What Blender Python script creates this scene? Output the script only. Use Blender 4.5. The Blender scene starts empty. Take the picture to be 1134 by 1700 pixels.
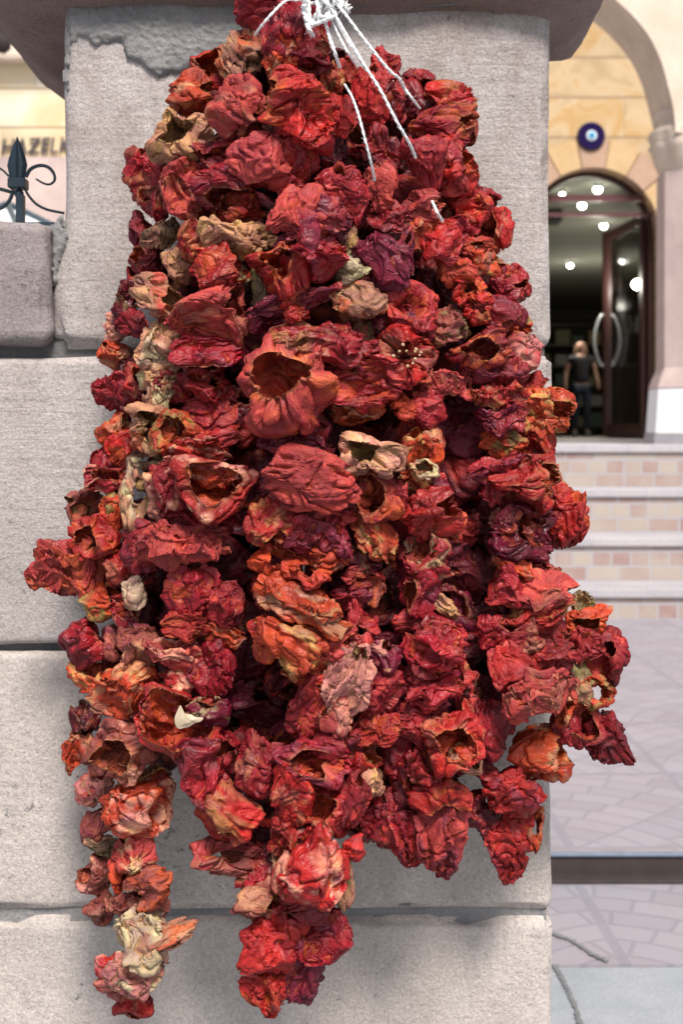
import bpy, bmesh, math, random
import numpy as np
from mathutils import Vector, Matrix
R = math.radians
C = bpy.context.scene.collection
SC = bpy.context.scene

# ------------------------------------------------------------------ camera, sky, sun
F, PX0, PY0, EYE = 2150.0, 567.0, 715.0, 0.95     # focal length and horizon in photo pixels, eye height
cam = bpy.data.objects.new('camera', bpy.data.cameras.new('camera')); C.objects.link(cam)
cam.location = (0, 0, EYE); cam.rotation_euler = (R(90), 0, 0)
cam.data.sensor_fit = 'VERTICAL'; cam.data.sensor_height = 24; cam.data.lens = F/1700*24
cam.data.shift_y = -135/1700
cam.data.clip_start = 0.05; cam.data.clip_end = 500
cam.data.dof.use_dof = True; cam.data.dof.focus_distance = 1.24; cam.data.dof.aperture_fstop = 6.3
SC.camera = cam
W = bpy.data.worlds.new('World'); SC.world = W; W.use_nodes = True
nt = W.node_tree; bg = nt.nodes['Background']
sky = nt.nodes.new('ShaderNodeTexSky'); sky.sky_type = 'NISHITA'; sky.sun_disc = False
SUN_EL, SUN_AZ = 52, 166      # azimuth clockwise from +Y: behind the camera, to the right
sky.sun_elevation = R(SUN_EL); sky.sun_rotation = R(SUN_AZ); sky.dust_density = 3.0
nt.links.new(sky.outputs[0], bg.inputs[0]); bg.inputs[1].default_value = 0.085
sun = bpy.data.objects.new('sun', bpy.data.lights.new('sun', 'SUN')); C.objects.link(sun)
sun.data.energy = 3.4; sun.data.angle = R(16); sun.data.color = (1.0, 0.95, 0.88)
az = R(SUN_AZ); el = R(SUN_EL)
sdir = Vector((math.sin(az)*math.cos(el), math.cos(az)*math.cos(el), math.sin(el)))
sun.rotation_euler = sdir.to_track_quat('Z', 'Y').to_euler()
SC.view_settings.view_transform = 'Standard'; SC.view_settings.look = 'None'
SC.view_settings.exposure = 0.72; SC.view_settings.gamma = 1
SC.cycles.max_bounces = 6; SC.cycles.use_denoising = True

def P(px, py, Y):
    return Vector(((px-PX0)/F*Y, Y, EYE+(PY0-py)/F*Y))

# ------------------------------------------------------------------ helpers
def prop(o, label=None, cat=None, group=None, kind=None):
    if label: o['label'] = label
    if cat: o['category'] = cat
    if group: o['group'] = group
    if kind: o['kind'] = kind
    return o
def empty(name, loc, label=None, cat=None, group=None):
    o = bpy.data.objects.new(name, None); C.objects.link(o); o.location = loc
    o.empty_display_size = 0.1
    return prop(o, label, cat, group)
def link(name, me, mat=None, parent=None, smooth=False, sharp=None):
    o = bpy.data.objects.new(name, me); C.objects.link(o)
    if mat: me.materials.append(mat)
    if smooth:
        me.polygons.foreach_set('use_smooth', [True]*len(me.polygons))
    if parent:
        o.parent = parent; o.matrix_parent_inverse = Matrix.Translation(parent.location).inverted()
    return o
def obj(name, bm, mat=None, parent=None, smooth=False):
    me = bpy.data.meshes.new(name); bmesh.ops.recalc_face_normals(bm, faces=bm.faces[:]); bm.to_mesh(me); bm.free()
    return link(name, me, mat, parent, smooth)
def box(bm, x0, x1, y0, y1, z0, z1, bev=0, seg=2):
    r = bmesh.ops.create_cube(bm, size=1)
    for v in r['verts']:
        v.co = Vector(((x0+x1)/2+v.co.x*(x1-x0), (y0+y1)/2+v.co.y*(y1-y0), (z0+z1)/2+v.co.z*(z1-z0)))
    if bev:
        es = {e for v in r['verts'] for e in v.link_edges}
        bmesh.ops.bevel(bm, geom=list(es), offset=bev, segments=seg, affect='EDGES', profile=0.6)
def newbox(*a, **k):
    bm = bmesh.new(); box(bm, *a, **k); return bm
def sweep(bm, pts, rad, seg=8):
    pts = [Vector(p) for p in pts]; n = len(pts)
    rad = [rad]*n if not hasattr(rad, '__len__') else list(rad)
    t0 = (pts[1]-pts[0]).normalized()
    a = t0.orthogonal().normalized(); rings = []
    for i, p in enumerate(pts):
        t = (pts[min(i+1, n-1)]-pts[max(i-1, 0)]).normalized()
        a = (a-t*a.dot(t)).normalized(); b = t.cross(a)
        rings.append([bm.verts.new(p+rad[i]*(math.cos(2*math.pi*k/seg)*a+math.sin(2*math.pi*k/seg)*b)) for k in range(seg)])
    for i in range(n-1):
        for k in range(seg):
            bm.faces.new((rings[i][k], rings[i][(k+1)%seg], rings[i+1][(k+1)%seg], rings[i+1][k]))
    bm.faces.new(rings[0]); bm.faces.new(list(reversed(rings[-1])))
def spline(pts, n=8):
    pts = [Vector(p) for p in pts]; out = []
    q = [pts[0]*2-pts[1]]+pts+[pts[-1]*2-pts[-2]]
    for i in range(1, len(q)-2):
        for k in range(n):
            t = k/n; a, b, c, d = q[i-1], q[i], q[i+1], q[i+2]
            out.append(0.5*((2*b)+(c-a)*t+(2*a-5*b+4*c-d)*t*t+(3*b-a-3*c+d)*t**3))
    return out+[pts[-1]]
def lathe(bm, prof, seg=32, cx=0, cy=0):
    rings = [[bm.verts.new((cx+r*math.cos(2*math.pi*k/seg), cy+r*math.sin(2*math.pi*k/seg), z)) for k in range(seg)] for r, z in prof]
    for i in range(len(rings)-1):
        for k in range(seg):
            bm.faces.new((rings[i][k], rings[i][(k+1)%seg], rings[i+1][(k+1)%seg], rings[i+1][k]))
    bm.faces.new(list(reversed(rings[0]))); bm.faces.new(rings[-1])

# numpy gradient noise
_rs = np.random.RandomState(7)
_perm = np.concatenate([_rs.permutation(256)]*3)
_g = _rs.normal(size=(256, 3)); _g /= np.linalg.norm(_g, axis=1)[:, None]
def pn(p, s=0.0):
    p = p+np.array([s*17.13, s*5.71, s*9.37]); i = np.floor(p).astype(int); f = p-i; i &= 255
    u = f*f*f*(f*(f*6-15)+10); r = np.zeros(len(p))
    for dx in (0, 1):
        wx = u[:, 0] if dx else 1-u[:, 0]
        for dy in (0, 1):
            wy = u[:, 1] if dy else 1-u[:, 1]
            for dz in (0, 1):
                wz = u[:, 2] if dz else 1-u[:, 2]
                h = _perm[_perm[_perm[(i[:, 0]+dx) & 255]+((i[:, 1]+dy) & 255)]+((i[:, 2]+dz) & 255)]
                g = _g[h]
                r += wx*wy*wz*((g*(f-np.array([dx, dy, dz]))).sum(1))
    return r*1.6
def vn(p, s=0.0): return np.stack([pn(p, s), pn(p, s+31.7), pn(p, s+77.1)], 1)

# ------------------------------------------------------------------ node materials
class NM:
    def __init__(s, name):
        s.m = bpy.data.materials.new(name); s.m.use_nodes = True; s.t = s.m.node_tree
        s.b = s.t.nodes['Principled BSDF']; s.n = s.t.nodes; s.l = s.t.links
    def new(s, kind, **k):
        n = s.n.new('ShaderNode'+kind)
        for a, v in k.items(): setattr(n, a, v)
        return n
    def put(s, sock, v):
        if isinstance(v, bpy.types.NodeSocket): s.l.new(v, sock)
        elif v is not None:
            if hasattr(v, '__len__') and len(v) == 3 and sock.type == 'RGBA': v = (*v, 1)
            sock.default_value = v
    def coord(s, kind='Object', scale=(1, 1, 1), rot=(0, 0, 0)):
        if kind == 'Attr': src = s.new('Attribute', attribute_name='rest').outputs['Vector']
        elif kind == 'World': src = s.new('NewGeometry').outputs['Position']
        else: src = s.new('TexCoord').outputs[kind]
        mp = s.new('Mapping'); s.l.new(src, mp.inputs[0]); mp.inputs['Scale'].default_value = scale; mp.inputs['Rotation'].default_value = rot
        return mp.outputs[0]
    def noise(s, vec, scale, detail=4, rough=.55, dist=0, typ='FBM'):
        n = s.new('TexNoise'); n.noise_type = typ; s.l.new(vec, n.inputs['Vector'])
        n.inputs['Scale'].default_value = scale; n.inputs['Detail'].default_value = detail
        n.inputs['Roughness'].default_value = rough; n.inputs['Distortion'].default_value = dist
        return n.outputs[0]
    def ramp(s, fac, stops, interp='LINEAR'):
        r = s.new('ValToRGB'); r.color_ramp.interpolation = interp; s.l.new(fac, r.inputs[0]); e = r.color_ramp.elements
        while len(e) < len(stops): e.new(0.5)
        for i, (p, c) in enumerate(stops):
            e[i].position = p; e[i].color = (c, c, c, 1) if not hasattr(c, '__len__') else (*c, 1)
        return r.outputs[0]
    def mix(s, fac, a, b, mode='MIX'):
        m = s.new('Mix', data_type='RGBA', blend_type=mode); s.put(m.inputs[0], fac)
        s.put(m.inputs[6], a); s.put(m.inputs[7], b); return m.outputs[2]
    def math(s, op, a, b=None, c=None):
        m = s.new('Math', operation=op); s.put(m.inputs[0], a)
        if b is not None: s.put(m.inputs[1], b)
        if c is not None: s.put(m.inputs[2], c)
        return m.outputs[0]
    def bump(s, h, dist=.002, strength=1, prev=None):
        b = s.new('Bump'); b.inputs['Distance'].default_value = dist; b.inputs['Strength'].default_value = strength
        s.l.new(h, b.inputs['Height'])
        if prev: s.l.new(prev, b.inputs['Normal'])
        return b.outputs[0]
    def out(s, col=None, rough=None, norm=None, **k):
        s.put(s.b.inputs['Base Color'], col); s.put(s.b.inputs['Roughness'], rough)
        if norm: s.l.new(norm, s.b.inputs['Normal'])
        for a, v in k.items(): s.put(s.b.inputs[a.replace('_', ' ')], v)
        return s.m
def sep(N, vec):
    x = N.new('SeparateXYZ'); N.l.new(vec, x.inputs[0]); return x.outputs

def mat_stone(name, c1, c2, comb='h', stain=(0.25, 0.19, 0.17), stain_amt=.25, seed=0):
    N = NM(name); v = N.coord('World'); 
    big = N.noise(v, 3+seed, 5, .6)
    zz = sep(N, v)[2]
    col = N.mix(N.ramp(big, [(.35, 0), (.68, 1)]), c1, c2)
    mid = N.noise(v, 23, 5, .65)
    col = N.mix(N.math('MULTIPLY', N.ramp(mid, [(.45, 0), (.75, 1)]), stain_amt), col, stain)
    run = N.noise(N.coord('World', (5, 5, 2.2)), 1.6, 6, .7, .8)
    stm = N.math('MULTIPLY', N.ramp(run, [(.46, 0), (.60, 1)]), N.math('MULTIPLY_ADD', N.ramp(N.math('SUBTRACT', zz, .75), [(.30, 0), (.62, 1)]), .42, .12))
    col = N.mix(stm, col, (.26, .19, .15))
    pit = N.noise(v, 95, 4, .7, .6); dens = N.noise(v, 6, 3, .6)
    pitm = N.ramp(N.math('ADD', pit, N.math('MULTIPLY', N.math('SUBTRACT', dens, .5), .35)), [(.26, 1), (.35, 0)])
    sp = N.ramp(N.noise(v, 260, 3, .7), [(.30, 1), (.40, 0)])
    col = N.mix(N.math('MULTIPLY', pitm, .7), col, (0.13, 0.125, 0.13)); col = N.mix(N.math('MULTIPLY', sp, .45), col, (.17, .16, .165))
    grain = N.noise(v, 300, 4, .75)
    col = N.mix(.65, col, N.mix(1, col, N.ramp(grain, [(.35, .62), (.65, 1.22)]), 'MULTIPLY'))
    # comb-chisel strokes
    sc = (8, 8, 95) if comb == 'h' else (95, 9, 9)
    vw = N.coord('World', sc, (0, R(3), 0))
    str_ = N.noise(vw, 1, 3, .6, .6)
    msk = N.ramp(N.noise(v, 4.5, 2), [(.4, 0.15), (.6, 1)])
    strm = N.math('MULTIPLY', str_, msk)
    col = N.mix(N.math('MULTIPLY', N.ramp(str_, [(.34, 1), (.48, 0)]), N.math('MULTIPLY', msk, .16)), col, (0.2, 0.19, 0.2))
    n1 = N.bump(strm, .005, .4); n2 = N.bump(N.noise(v, 110, 7, .75), .0055, .85, n1)
    n3 = N.bump(pitm, -.0012, .7, n2)
    return N.out(col, .92, n3, Specular_IOR_Level=.25)
M_STL = mat_stone('pink_grey_tuff_left', (.41, .365, .35), (.54, .485, .465), 'h', seed=0)
M_STR = mat_stone('pale_pink_tuff', (.50, .445, .41), (.63, .56, .52), 'v', stain_amt=.16, seed=1)
M_COPE = mat_stone('grey_mauve_tuff', (.27, .235, .24), (.38, .335, .34), 'h', stain=(.15, .12, .115), stain_amt=.4, seed=.7)
M_STD = mat_stone('mauve_brown_tuff', (.25, .175, .155), (.34, .255, .24), 'h', stain=(.12, .08, .07), stain_amt=.45, seed=.5)
def mat_plaster(name, c1, c2, sc=8, bump=.004, rough=.9, spec=.3):
    N = NM(name); v = N.coord('World')
    col = N.mix(N.ramp(N.noise(v, sc, 6, .65), [(.35, 0), (.65, 1)]), c1, c2)
    col = N.mix(.5, col, N.mix(1, col, N.ramp(N.noise(v, sc*30, 4, .7), [(.3, .7), (.7, 1.25)]), 'MULTIPLY'))
    return N.out(col, rough, N.bump(N.noise(v, sc*9, 6, .7), bump, .8), Specular_IOR_Level=spec)
M_MORTAR = mat_plaster('grey_mortar', (.19, .185, .185), (.29, .28, .275), 14, .006)
M_JOINT = mat_plaster('dark_joint_mortar', (.10, .098, .10), (.17, .165, .165), 20, .004)
M_CREAMST = mat_plaster('pink_carved_stone', (.48, .37, .345), (.58, .46, .42), 5, .004)
M_CARVE = mat_plaster('cream_carved_stone', (.56, .455, .36), (.68, .57, .47), 5, .004)
M_WHITE = mat_plaster('white_painted_stone', (.80, .81, .83), (.86, .87, .88), 5, .002)
M_CONC = mat_plaster('worn_concrete', (.24, .26, .28), (.32, .335, .355), 5, .003)
def mat_plain(name, col, rough=.5, metal=0, emit=None, es=0, var=.15, **k):
    N = NM(name); v = N.coord('World')
    f = N.ramp(N.noise(v, 30, 4), [(.3, 1-var), (.7, 1+var)])
    c = N.mix(1, col, f, 'MULTIPLY')
    N.out(c, rough, Metallic=metal, **k)
    if emit: N.b.inputs['Emission Color'].default_value = (*emit, 1); N.b.inputs['Emission Strength'].default_value = es
    return N.m
M_IRON = mat_plain('painted_wrought_iron', (.055, .085, .105), .42, .3)
M_DARKWOOD = mat_plain('dark_maroon_frame', (.055, .022, .02), .4)
M_DGREY = mat_plain('letter_grey', (.10, .09, .10), .5, .4)

# travertine block wall: coursed yellow stone with swirls and joints (X across, Z up)
def mat_blocks(name, c1, c2, c3, course, width, z0=0, joint=(.20, .13, .07), jw=.012, sw=2.2):
    N = NM(name); v = N.coord('World'); x, y, z = sep(N, v)
    row = N.math('FLOOR', N.math('DIVIDE', N.math('SUBTRACT', z, z0), course))
    fz = N.math('FRACT', N.math('DIVIDE', N.math('SUBTRACT', z, z0), course))
    xo = N.math('ADD', N.math('DIVIDE', x, width), N.math('MULTIPLY', row, .37))
    fx = N.math('FRACT', xo); colid = N.math('FLOOR', xo)
    cmb = N.new('CombineXYZ'); N.l.new(row, cmb.inputs[0]); N.l.new(colid, cmb.inputs[1])
    wn = N.new('TexWhiteNoise'); N.l.new(cmb.outputs[0], wn.inputs[0])
    add = N.new('VectorMath', operation='MULTIPLY_ADD'); N.l.new(wn.outputs['Color'], add.inputs[0]); add.inputs[1].default_value = (9, 9, 9); N.l.new(v, add.inputs[2])
    s = N.noise(add.outputs[0], sw, 3, .5, 1.6)
    c = N.ramp(s, [(.3, c1), (.5, c2), (.68, c3)])
    c = N.mix(.35, c, N.mix(1, c, N.ramp(wn.outputs['Value'], [(0, .7), (1, 1.2)]), 'MULTIPLY'))
    jz = N.math('LESS_THAN', fz, jw/course); jx = N.math('MULTIPLY', N.math('LESS_THAN', fx, jw/width*.5), .5)
    j = N.math('MAXIMUM', jz, jx)
    return N.out(N.mix(N.math('MULTIPLY', j, .8), c, joint), .75, N.bump(j, -.005))
# ------------------------------------------------------------------ pavement
def mat_pavers():
    N = NM('fan_pattern_pavers'); v = N.coord('World', rot=(0, 0, R(-1.5))); x, y, z = sep(N, v)
    cw, cl = .395, .63
    ux = N.math('DIVIDE', N.math('SUBTRACT', x, .60), cw); uy = N.math('DIVIDE', N.math('SUBTRACT', y, 2.93), cl)
    fx = N.math('FRACT', ux); fy = N.math('FRACT', uy)
    par = N.math('ABSOLUTE', N.math('SUBTRACT', N.math('MULTIPLY', N.math('FRACT', N.math('MULTIPLY', N.math('FLOOR', ux), .5)), 2), 0))
    fxx = N.math('ABSOLUTE', N.math('SUBTRACT', fx, par))   # mirrored fans, tile by tile
    dx = N.math('MULTIPLY', N.math('ADD', fxx, .25), cw); dy = N.math('MULTIPLY', N.math('ADD', fy, .18), cl)
    r = N.math('SQRT', N.math('ADD', N.math('MULTIPLY', dx, dx), N.math('MULTIPLY', dy, dy)))
    th = N.math('ARCTAN2', dy, dx)
    rr = N.math('DIVIDE', r, .075); ring = N.math('FLOOR', rr); fr = N.math('FRACT', rr)
    cnt = N.math('FLOOR', N.math('MULTIPLY', N.math('ADD', ring, .5), 1.05))
    ta = N.math('ADD', N.math('MULTIPLY', N.math('DIVIDE', th, math.pi/2), cnt), N.math('MULTIPLY', ring, .5))
    ft = N.math('FRACT', ta)
    def edge(f, w): return N.math('LESS_THAN', N.math('MINIMUM', f, N.math('SUBTRACT', 1, f)), w)
    g1 = edge(fr, .055); g2 = edge(ft, N.math('DIVIDE', .035, N.math('MAXIMUM', 1, .9)))
    g3 = N.math('MAXIMUM', edge(fx, .028), edge(fy, .016))
    g = N.math('MAXIMUM', N.math('MAXIMUM', g1, g2), g3)
    cmb = N.new('CombineXYZ'); N.l.new(ring, cmb.inputs[0]); N.l.new(N.math('FLOOR', ta), cmb.inputs[1]); N.l.new(N.math('FLOOR', ux), cmb.inputs[2])
    wn = N.new('TexWhiteNoise'); N.l.new(cmb.outputs[0], wn.inputs[0])
    c = N.mix(wn.outputs['Value'], (.245, .222, .245), (.30, .274, .298))
    c = N.mix(N.ramp(N.noise(v, 6, 5, .6), [(.4, 0), (.7, .45)]), c, (.27, .275, .31))
    c = N.mix(N.ramp(N.noise(v, 60, 5, .7), [(.5, 0), (.8, .35)]), c, (.25, .23, .24))
    c = N.mix(N.math('MULTIPLY', g, .45), c, (.17, .16, .19))
    return N.out(c, .6, N.bump(g, -.003))
M_PAVE = mat_pavers()
M_METAL = mat_plain('bright_metal_edge', (.24, .29, .38), .35, .6)
M_RUST = mat_plain('rusted_steel_channel', (.04, .03, .028), .8, .2)
M_SLAB = mat_plaster('pale_step_slab', (.33, .315, .335), (.42, .395, .41), 3, .002, .6)
def mat_mosaic():
    N = NM('mosaic_riser_tiles'); v = N.coord('World'); x, y, z = sep(N, v)
    cmb0 = N.new('CombineXYZ'); N.l.new(x, cmb0.inputs[0]); N.l.new(z, cmb0.inputs[1])
    b = N.new('TexBrick'); N.l.new(cmb0.outputs[0], b.inputs['Vector'])
    b.offset = .37; b.squash = .6; b.squash_frequency = 3
    b.inputs['Color1'].default_value = (.36, .305, .26, 1); b.inputs['Color2'].default_value = (.26, .15, .14, 1)
    b.inputs['Mortar'].default_value = (.34, .325, .35, 1); b.inputs['Scale'].default_value = 1
    b.inputs['Mortar Size'].default_value = .006; b.inputs['Brick Width'].default_value = .17; b.inputs['Row Height'].default_value = .078
    b.inputs['Bias'].default_value = -.15
    c = N.mix(N.ramp(N.noise(v, 9, 3), [(.4, 0), (.7, .5)]), b.outputs[0], (.38, .335, .30))
    return N.out(c, .55, N.bump(b.outputs[1], -.002))
M_MOS = mat_mosaic()

YE = 2.90
g = obj('ground', newbox(-40, 40, 2.92, 7.0, -.5, 0), M_PAVE); prop(g, kind='structure')
g = obj('ground', newbox(-40, 40, 2.44, 2.92, -.5, -.055), M_PAVE); prop(g, kind='structure')
g = obj('ground', newbox(-40, 40, -20, 2.44, -.5, -.06, bev=.004), M_CONC); prop(g, kind='structure')
g = obj('ground', newbox(-200, 200, 6.9, 300, -.5, -.003), M_CONC); prop(g, kind='structure')
# crack and broken mortar between pavers and slab
def ribbon(pts, w, z, rng):
    bm = bmesh.new(); prev = None
    for i, (x, y) in enumerate(pts):
        ww = w*(.4+rng.random()*1.1)
        a = bm.verts.new((x-ww*.5, y-ww*.5, z)); b = bm.verts.new((x+ww*.5, y+ww*.5, z+.0005))
        if prev: bm.faces.new((prev[0], a, b, prev[1]))
        prev = (a, b)
    return bm
rng = random.Random(5)
def crack(px, n=40, jit=.0028):
    out = []
    for (a, b) in zip(px[:-1], px[1:]):
        pa = P(a[0], a[1], F*(EYE+.06)/(a[1]-PY0)); pb = P(b[0], b[1], F*(EYE+.06)/(b[1]-PY0))
        for k in range(n):
            t = k/n; q = pa.lerp(pb, t); out.append((q.x+rng.uniform(-jit, jit), q.y+rng.uniform(-jit, jit)))
    return out
M_CRACK = mat_plain('crack_dirt', (.15, .15, .155), .95)
ck = obj('crack', ribbon(crack([(915, 1595), (933, 1625), (950, 1660), (968, 1710)]), .008, -.056, rng), M_CRACK); prop(ck, kind='structure')
ck = obj('crack', ribbon(crack([(915, 1556), (950, 1568), (985, 1592), (1010, 1604)]), .006, -.0505, rng), M_CRACK); prop(ck, kind='structure')
ed = empty('drain_edging', (1.6, YE, 0), 'rusty steel channel edging with bright lip across the paving', 'drain edge')
obj('lip', newbox(-4, 6, 2.899, 2.915, -.004, .004, bev=.002), M_METAL, ed)
obj('channel', newbox(-4, 6, 2.868, 2.912, -.056, -.046, bev=.003), M_RUST, ed)
obj('web', newbox(-4, 6, 2.905, 2.9175, -.046, -.0045), M_RUST, ed)

# steps
tops = [(6.50, .155), (6.82, .385), (7.14, .628), (7.46, .87)]
st = empty('stone_steps', (2.3, 6.5, 0), 'broad stone steps with mosaic tiled risers and pale slab treads', 'steps')
zb = 0
for i, (y, z) in enumerate(tops):
    y2 = tops[i+1][0]+.02 if i < 3 else 7.8
    obj('riser', newbox(.2, 7, y+.02, y2, zb-.01, z-.045), M_MOS, st)
    obj('tread', newbox(.18, 7.02, y, y2, z-.045, z, bev=.006), M_SLAB, st)
    zb = z-.0
tf = obj('terrace_floor', newbox(-2, 9, 7.8, 12.5, .4, .868), M_SLAB); prop(tf, kind='structure')
# ------------------------------------------------------------------ stone pillar
def rbox(x0, x1, y0, y1, z0, z1, r=.012, cell=.02, amp=.003, seed=0, name='block', mat=None, parent=None, nfreq=9):
    lo = np.array([x0, y0, z0]); hi = np.array([x1, y1, z1]); V = []; Fc = []; idx = {}
    def axis(a):
        n = max(4, int((hi[a]-lo[a])/cell)); t = np.linspace(0, 1, n+1)
        e = r/(hi[a]-lo[a])
        t = np.unique(np.concatenate([t[(t > e*1.1) & (t < 1-e*1.1)], [0, e*.35, e*.7, e, 1-e, 1-e*.7, 1-e*.35, 1]])); return lo[a]+t*(hi[a]-lo[a])
    ax = [axis(i) for i in range(3)]
    for a in range(3):
        b, c = (a+1) % 3, (a+2) % 3
        for side in (0, 1):
            for i in range(len(ax[b])-1):
                for j in range(len(ax[c])-1):
                    q = []
                    for (di, dj) in ((0, 0), (1, 0), (1, 1), (0, 1)):
                        p = [0, 0, 0]; p[a] = (lo, hi)[side][a]; p[b] = ax[b][i+di]; p[c] = ax[c][j+dj]
                        key = (round(p[0], 6), round(p[1], 6), round(p[2], 6))
                        if key not in idx: idx[key] = len(V); V.append(p)
                        q.append(idx[key])
                    Fc.append(q if side else q[::-1])
    V = np.array(V); inner = np.clip(V, lo+r, hi-r); d = V-inner; L = np.linalg.norm(d, axis=1)[:, None]
    nrm = np.where(L > 1e-9, d/np.maximum(L, 1e-9), 0); V = inner+nrm*r
    V += nrm*((pn(V*nfreq, seed)*amp+pn(V*nfreq*5, seed+3)*amp*.35)[:, None])
    ec = (np.abs(d) > r*.5).sum(1) > 1      # chips only along the edges
    chip = np.clip(pn(V*22, seed+9)-.1, 0, 1)*.02
    V -= nrm*np.where(ec, chip, 0)[:, None]
    me = bpy.data.meshes.new(name); me.from_pydata(V.tolist(), [], Fc)
    return link(name, me, mat, parent, True)
def px_x(px, Y=1.45): return (px-PX0)/F*Y
def px_z(py, Y=1.45): return EYE+(PY0-py)/F*Y
PF, PB = 1.45, 1.85
pil = empty('stone_pillar', (0, PF, -.06), 'big square pillar of pinkish grey stone blocks carrying a flared cap, behind the hanging peppers', 'pillar')
rbox(px_x(103), px_x(917), PF, PB, px_z(577), EYE+.48, name='block', mat=M_STL, parent=pil, seed=1, r=.017)
b1 = pil.children[0]
for v in b1.data.vertices:
    t_ = min(1, max(0, (px_z(395)-v.co.z)/.05)); v.co.x -= .011*t_*t_*(3-2*t_)*max(0, min(1, (px_x(160)-v.co.x)/.035))
rbox(px_x(-420), px_x(918), PF, PB, px_z(1072), px_z(591), name='block', mat=M_STL, parent=pil, seed=2, r=.010)
rbox(px_x(-420), px_x(918), PF-.002, PB, px_z(1510), px_z(1079), name='block', mat=M_STR, parent=pil, seed=3, r=.011)
rbox(px_x(-420), px_x(919), PF-.003, PB, -.06, px_z(1522), name='block', mat=M_STR, parent=pil, seed=4, r=.013)
obj('mortar_joint', newbox(px_x(-410), px_x(908), PF+.016, PB-.01, px_z(1600), px_z(560)), M_JOINT, pil)
obj('mortar_joint', newbox(px_x(-410), px_x(909), PF+.006, PB-.02, px_z(1540), px_z(1500)), M_MORTAR, pil)
# flared cap
def offpoly(o):
    cs = [(-.312, PF), (.2367, PF), (.2367, 1.60), (-.312, PB)]
    dirs = [(-1, -.4), (.62, -.4), (.62, 1), (-1, 1)]
    return [(x+dx*o, y+dy*o) for (x, y), (dx, dy) in zip(cs, dirs)]
prof = [(-.02, .40), (-.02, .465), (.002, .468), (.012, .472), (.045, .474), (.075, .480), (.10, .494), (.13, .517), (.15, .542), (.165, .566), (.18, .60), (.205, .64), (.21, .66), (.21, .80), (.20, .81)]
bm = bmesh.new(); rings = []
for o_, z_ in prof:
    pl = offpoly(o_); ring = []
    for i in range(4):
        a, b = pl[i], pl[(i+1) % 4]
        for k in range(26):
            t = k/26; x, y = a[0]+(b[0]-a[0])*t, a[1]+(b[1]-a[1])*t
            ring.append(bm.verts.new((x, y, EYE+z_)))
    rings.append(ring)
for i in range(len(rings)-1):
    for k in range(len(rings[0])):
        n = len(rings[0]); bm.faces.new((rings[i][k], rings[i][(k+1) % n], rings[i+1][(k+1) % n], rings[i+1][k]))
bm.faces.new(rings[-1]); bm.verts.ensure_lookup_table()
vv = np.array([v.co[:] for v in bm.verts]); dd = vn(vv*9, 3)*.007+vn(vv*34, 8)*.0035
for v, d_ in zip(bm.verts, dd): v.co += Vector(d_)
obj('cap', bm, M_STD, pil, True)
# mortar smeared over the joint under the cap
def inpoly(x, y, poly):
    c = False; j = len(poly)-1
    for i in range(len(poly)):
        if (poly[i][1] > y) != (poly[j][1] > y) and x < (poly[j][0]-poly[i][0])*(y-poly[i][1])/(poly[j][1]-poly[i][1])+poly[i][0]: c = not c
        j = i
    return c
def pdist(x, y, poly):
    m = 1e9
    for i in range(len(poly)):
        a = poly[i]; b = poly[(i+1) % len(poly)]; L2 = (b[0]-a[0])**2+(b[1]-a[1])**2
        t = max(0, min(1, ((x-a[0])*(b[0]-a[0])+(y-a[1])*(b[1]-a[1]))/L2)); m = min(m, math.hypot(x-a[0]-t*(b[0]-a[0]), y-a[1]-t*(b[1]-a[1])))
    return m
def patch(poly, name, mat, parent, h=.006, step=3.2, y_face=PF, wob=5):
    xs = np.arange(min(p[0] for p in poly)-8, max(p[0] for p in poly)+8, step); ys = np.arange(min(p[1] for p in poly)-8, max(p[1] for p in poly)+8, step)
    bm = bmesh.new(); g = {}
    X, Y = np.meshgrid(xs, ys, indexing='ij'); pts = np.stack([X.ravel()*.05, Y.ravel()*.05, X.ravel()*0], 1)
    w1 = pn(pts, 5).reshape(X.shape)*wob+pn(pts*4, 6).reshape(X.shape)*wob*.6; rough = pn(pts*3, 9).reshape(X.shape)
    for i, x in enumerate(xs):
        for j, y in enumerate(ys):
            ins = inpoly(x, y, poly); d = pdist(x, y, poly)*(1 if ins else -1)+w1[i, j]
            if d > -step*1.6:
                hh = -.004 if d < 0 else h*(1-math.exp(-d/5))+rough[i, j]*.0022
                g[i, j] = bm.verts.new((px_x(x), y_face-hh, px_z(y)))
    for (i, j) in list(g):
        if all(k in g for k in ((i+1, j), (i+1, j+1), (i, j+1))): bm.faces.new((g[i, j], g[i+1, j], g[i+1, j+1], g[i, j+1]))
    return obj(name, bm, mat, parent, True)
patch([(112, 150), (104, 120), (122, 75), (132, 62), (160, 76), (205, 72), (208, 98), (232, 108), (262, 128), (300, 122), (335, 104), (420, 70), (520, 40), (575, 25), (570, -12), (112, -12)], 'mortar_smear', M_MORTAR, pil, .006)
patch([(575, 22), (600, 15), (650, 18), (700, 12), (760, 0), (760, -14), (575, -14)], 'mortar_smear', M_STD, pil, .006, wob=2)
patch([(86, 372), (100, 360), (112, 395), (100, 425), (92, 470), (86, 470)], 'mortar_smear', M_MORTAR, pil, .004, y_face=PF+.002)
cr = bmesh.new(); prev = None; rng = random.Random(3)
for k in range(70):
    t = k/69; x = 570+190*t; y = 24-8*math.sin(t*5)-22*t+rng.uniform(-1, 1)
    w = .5+1.3*rng.random()
    a = cr.verts.new((px_x(x), PF-.0078, px_z(y-w))); b = cr.verts.new((px_x(x), PF-.0072, px_z(y+w)))
    if prev: cr.faces.new((prev[0], a, b, prev[1]))
    prev = (a, b)
obj('crack', cr, M_CRACK, pil)

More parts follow.
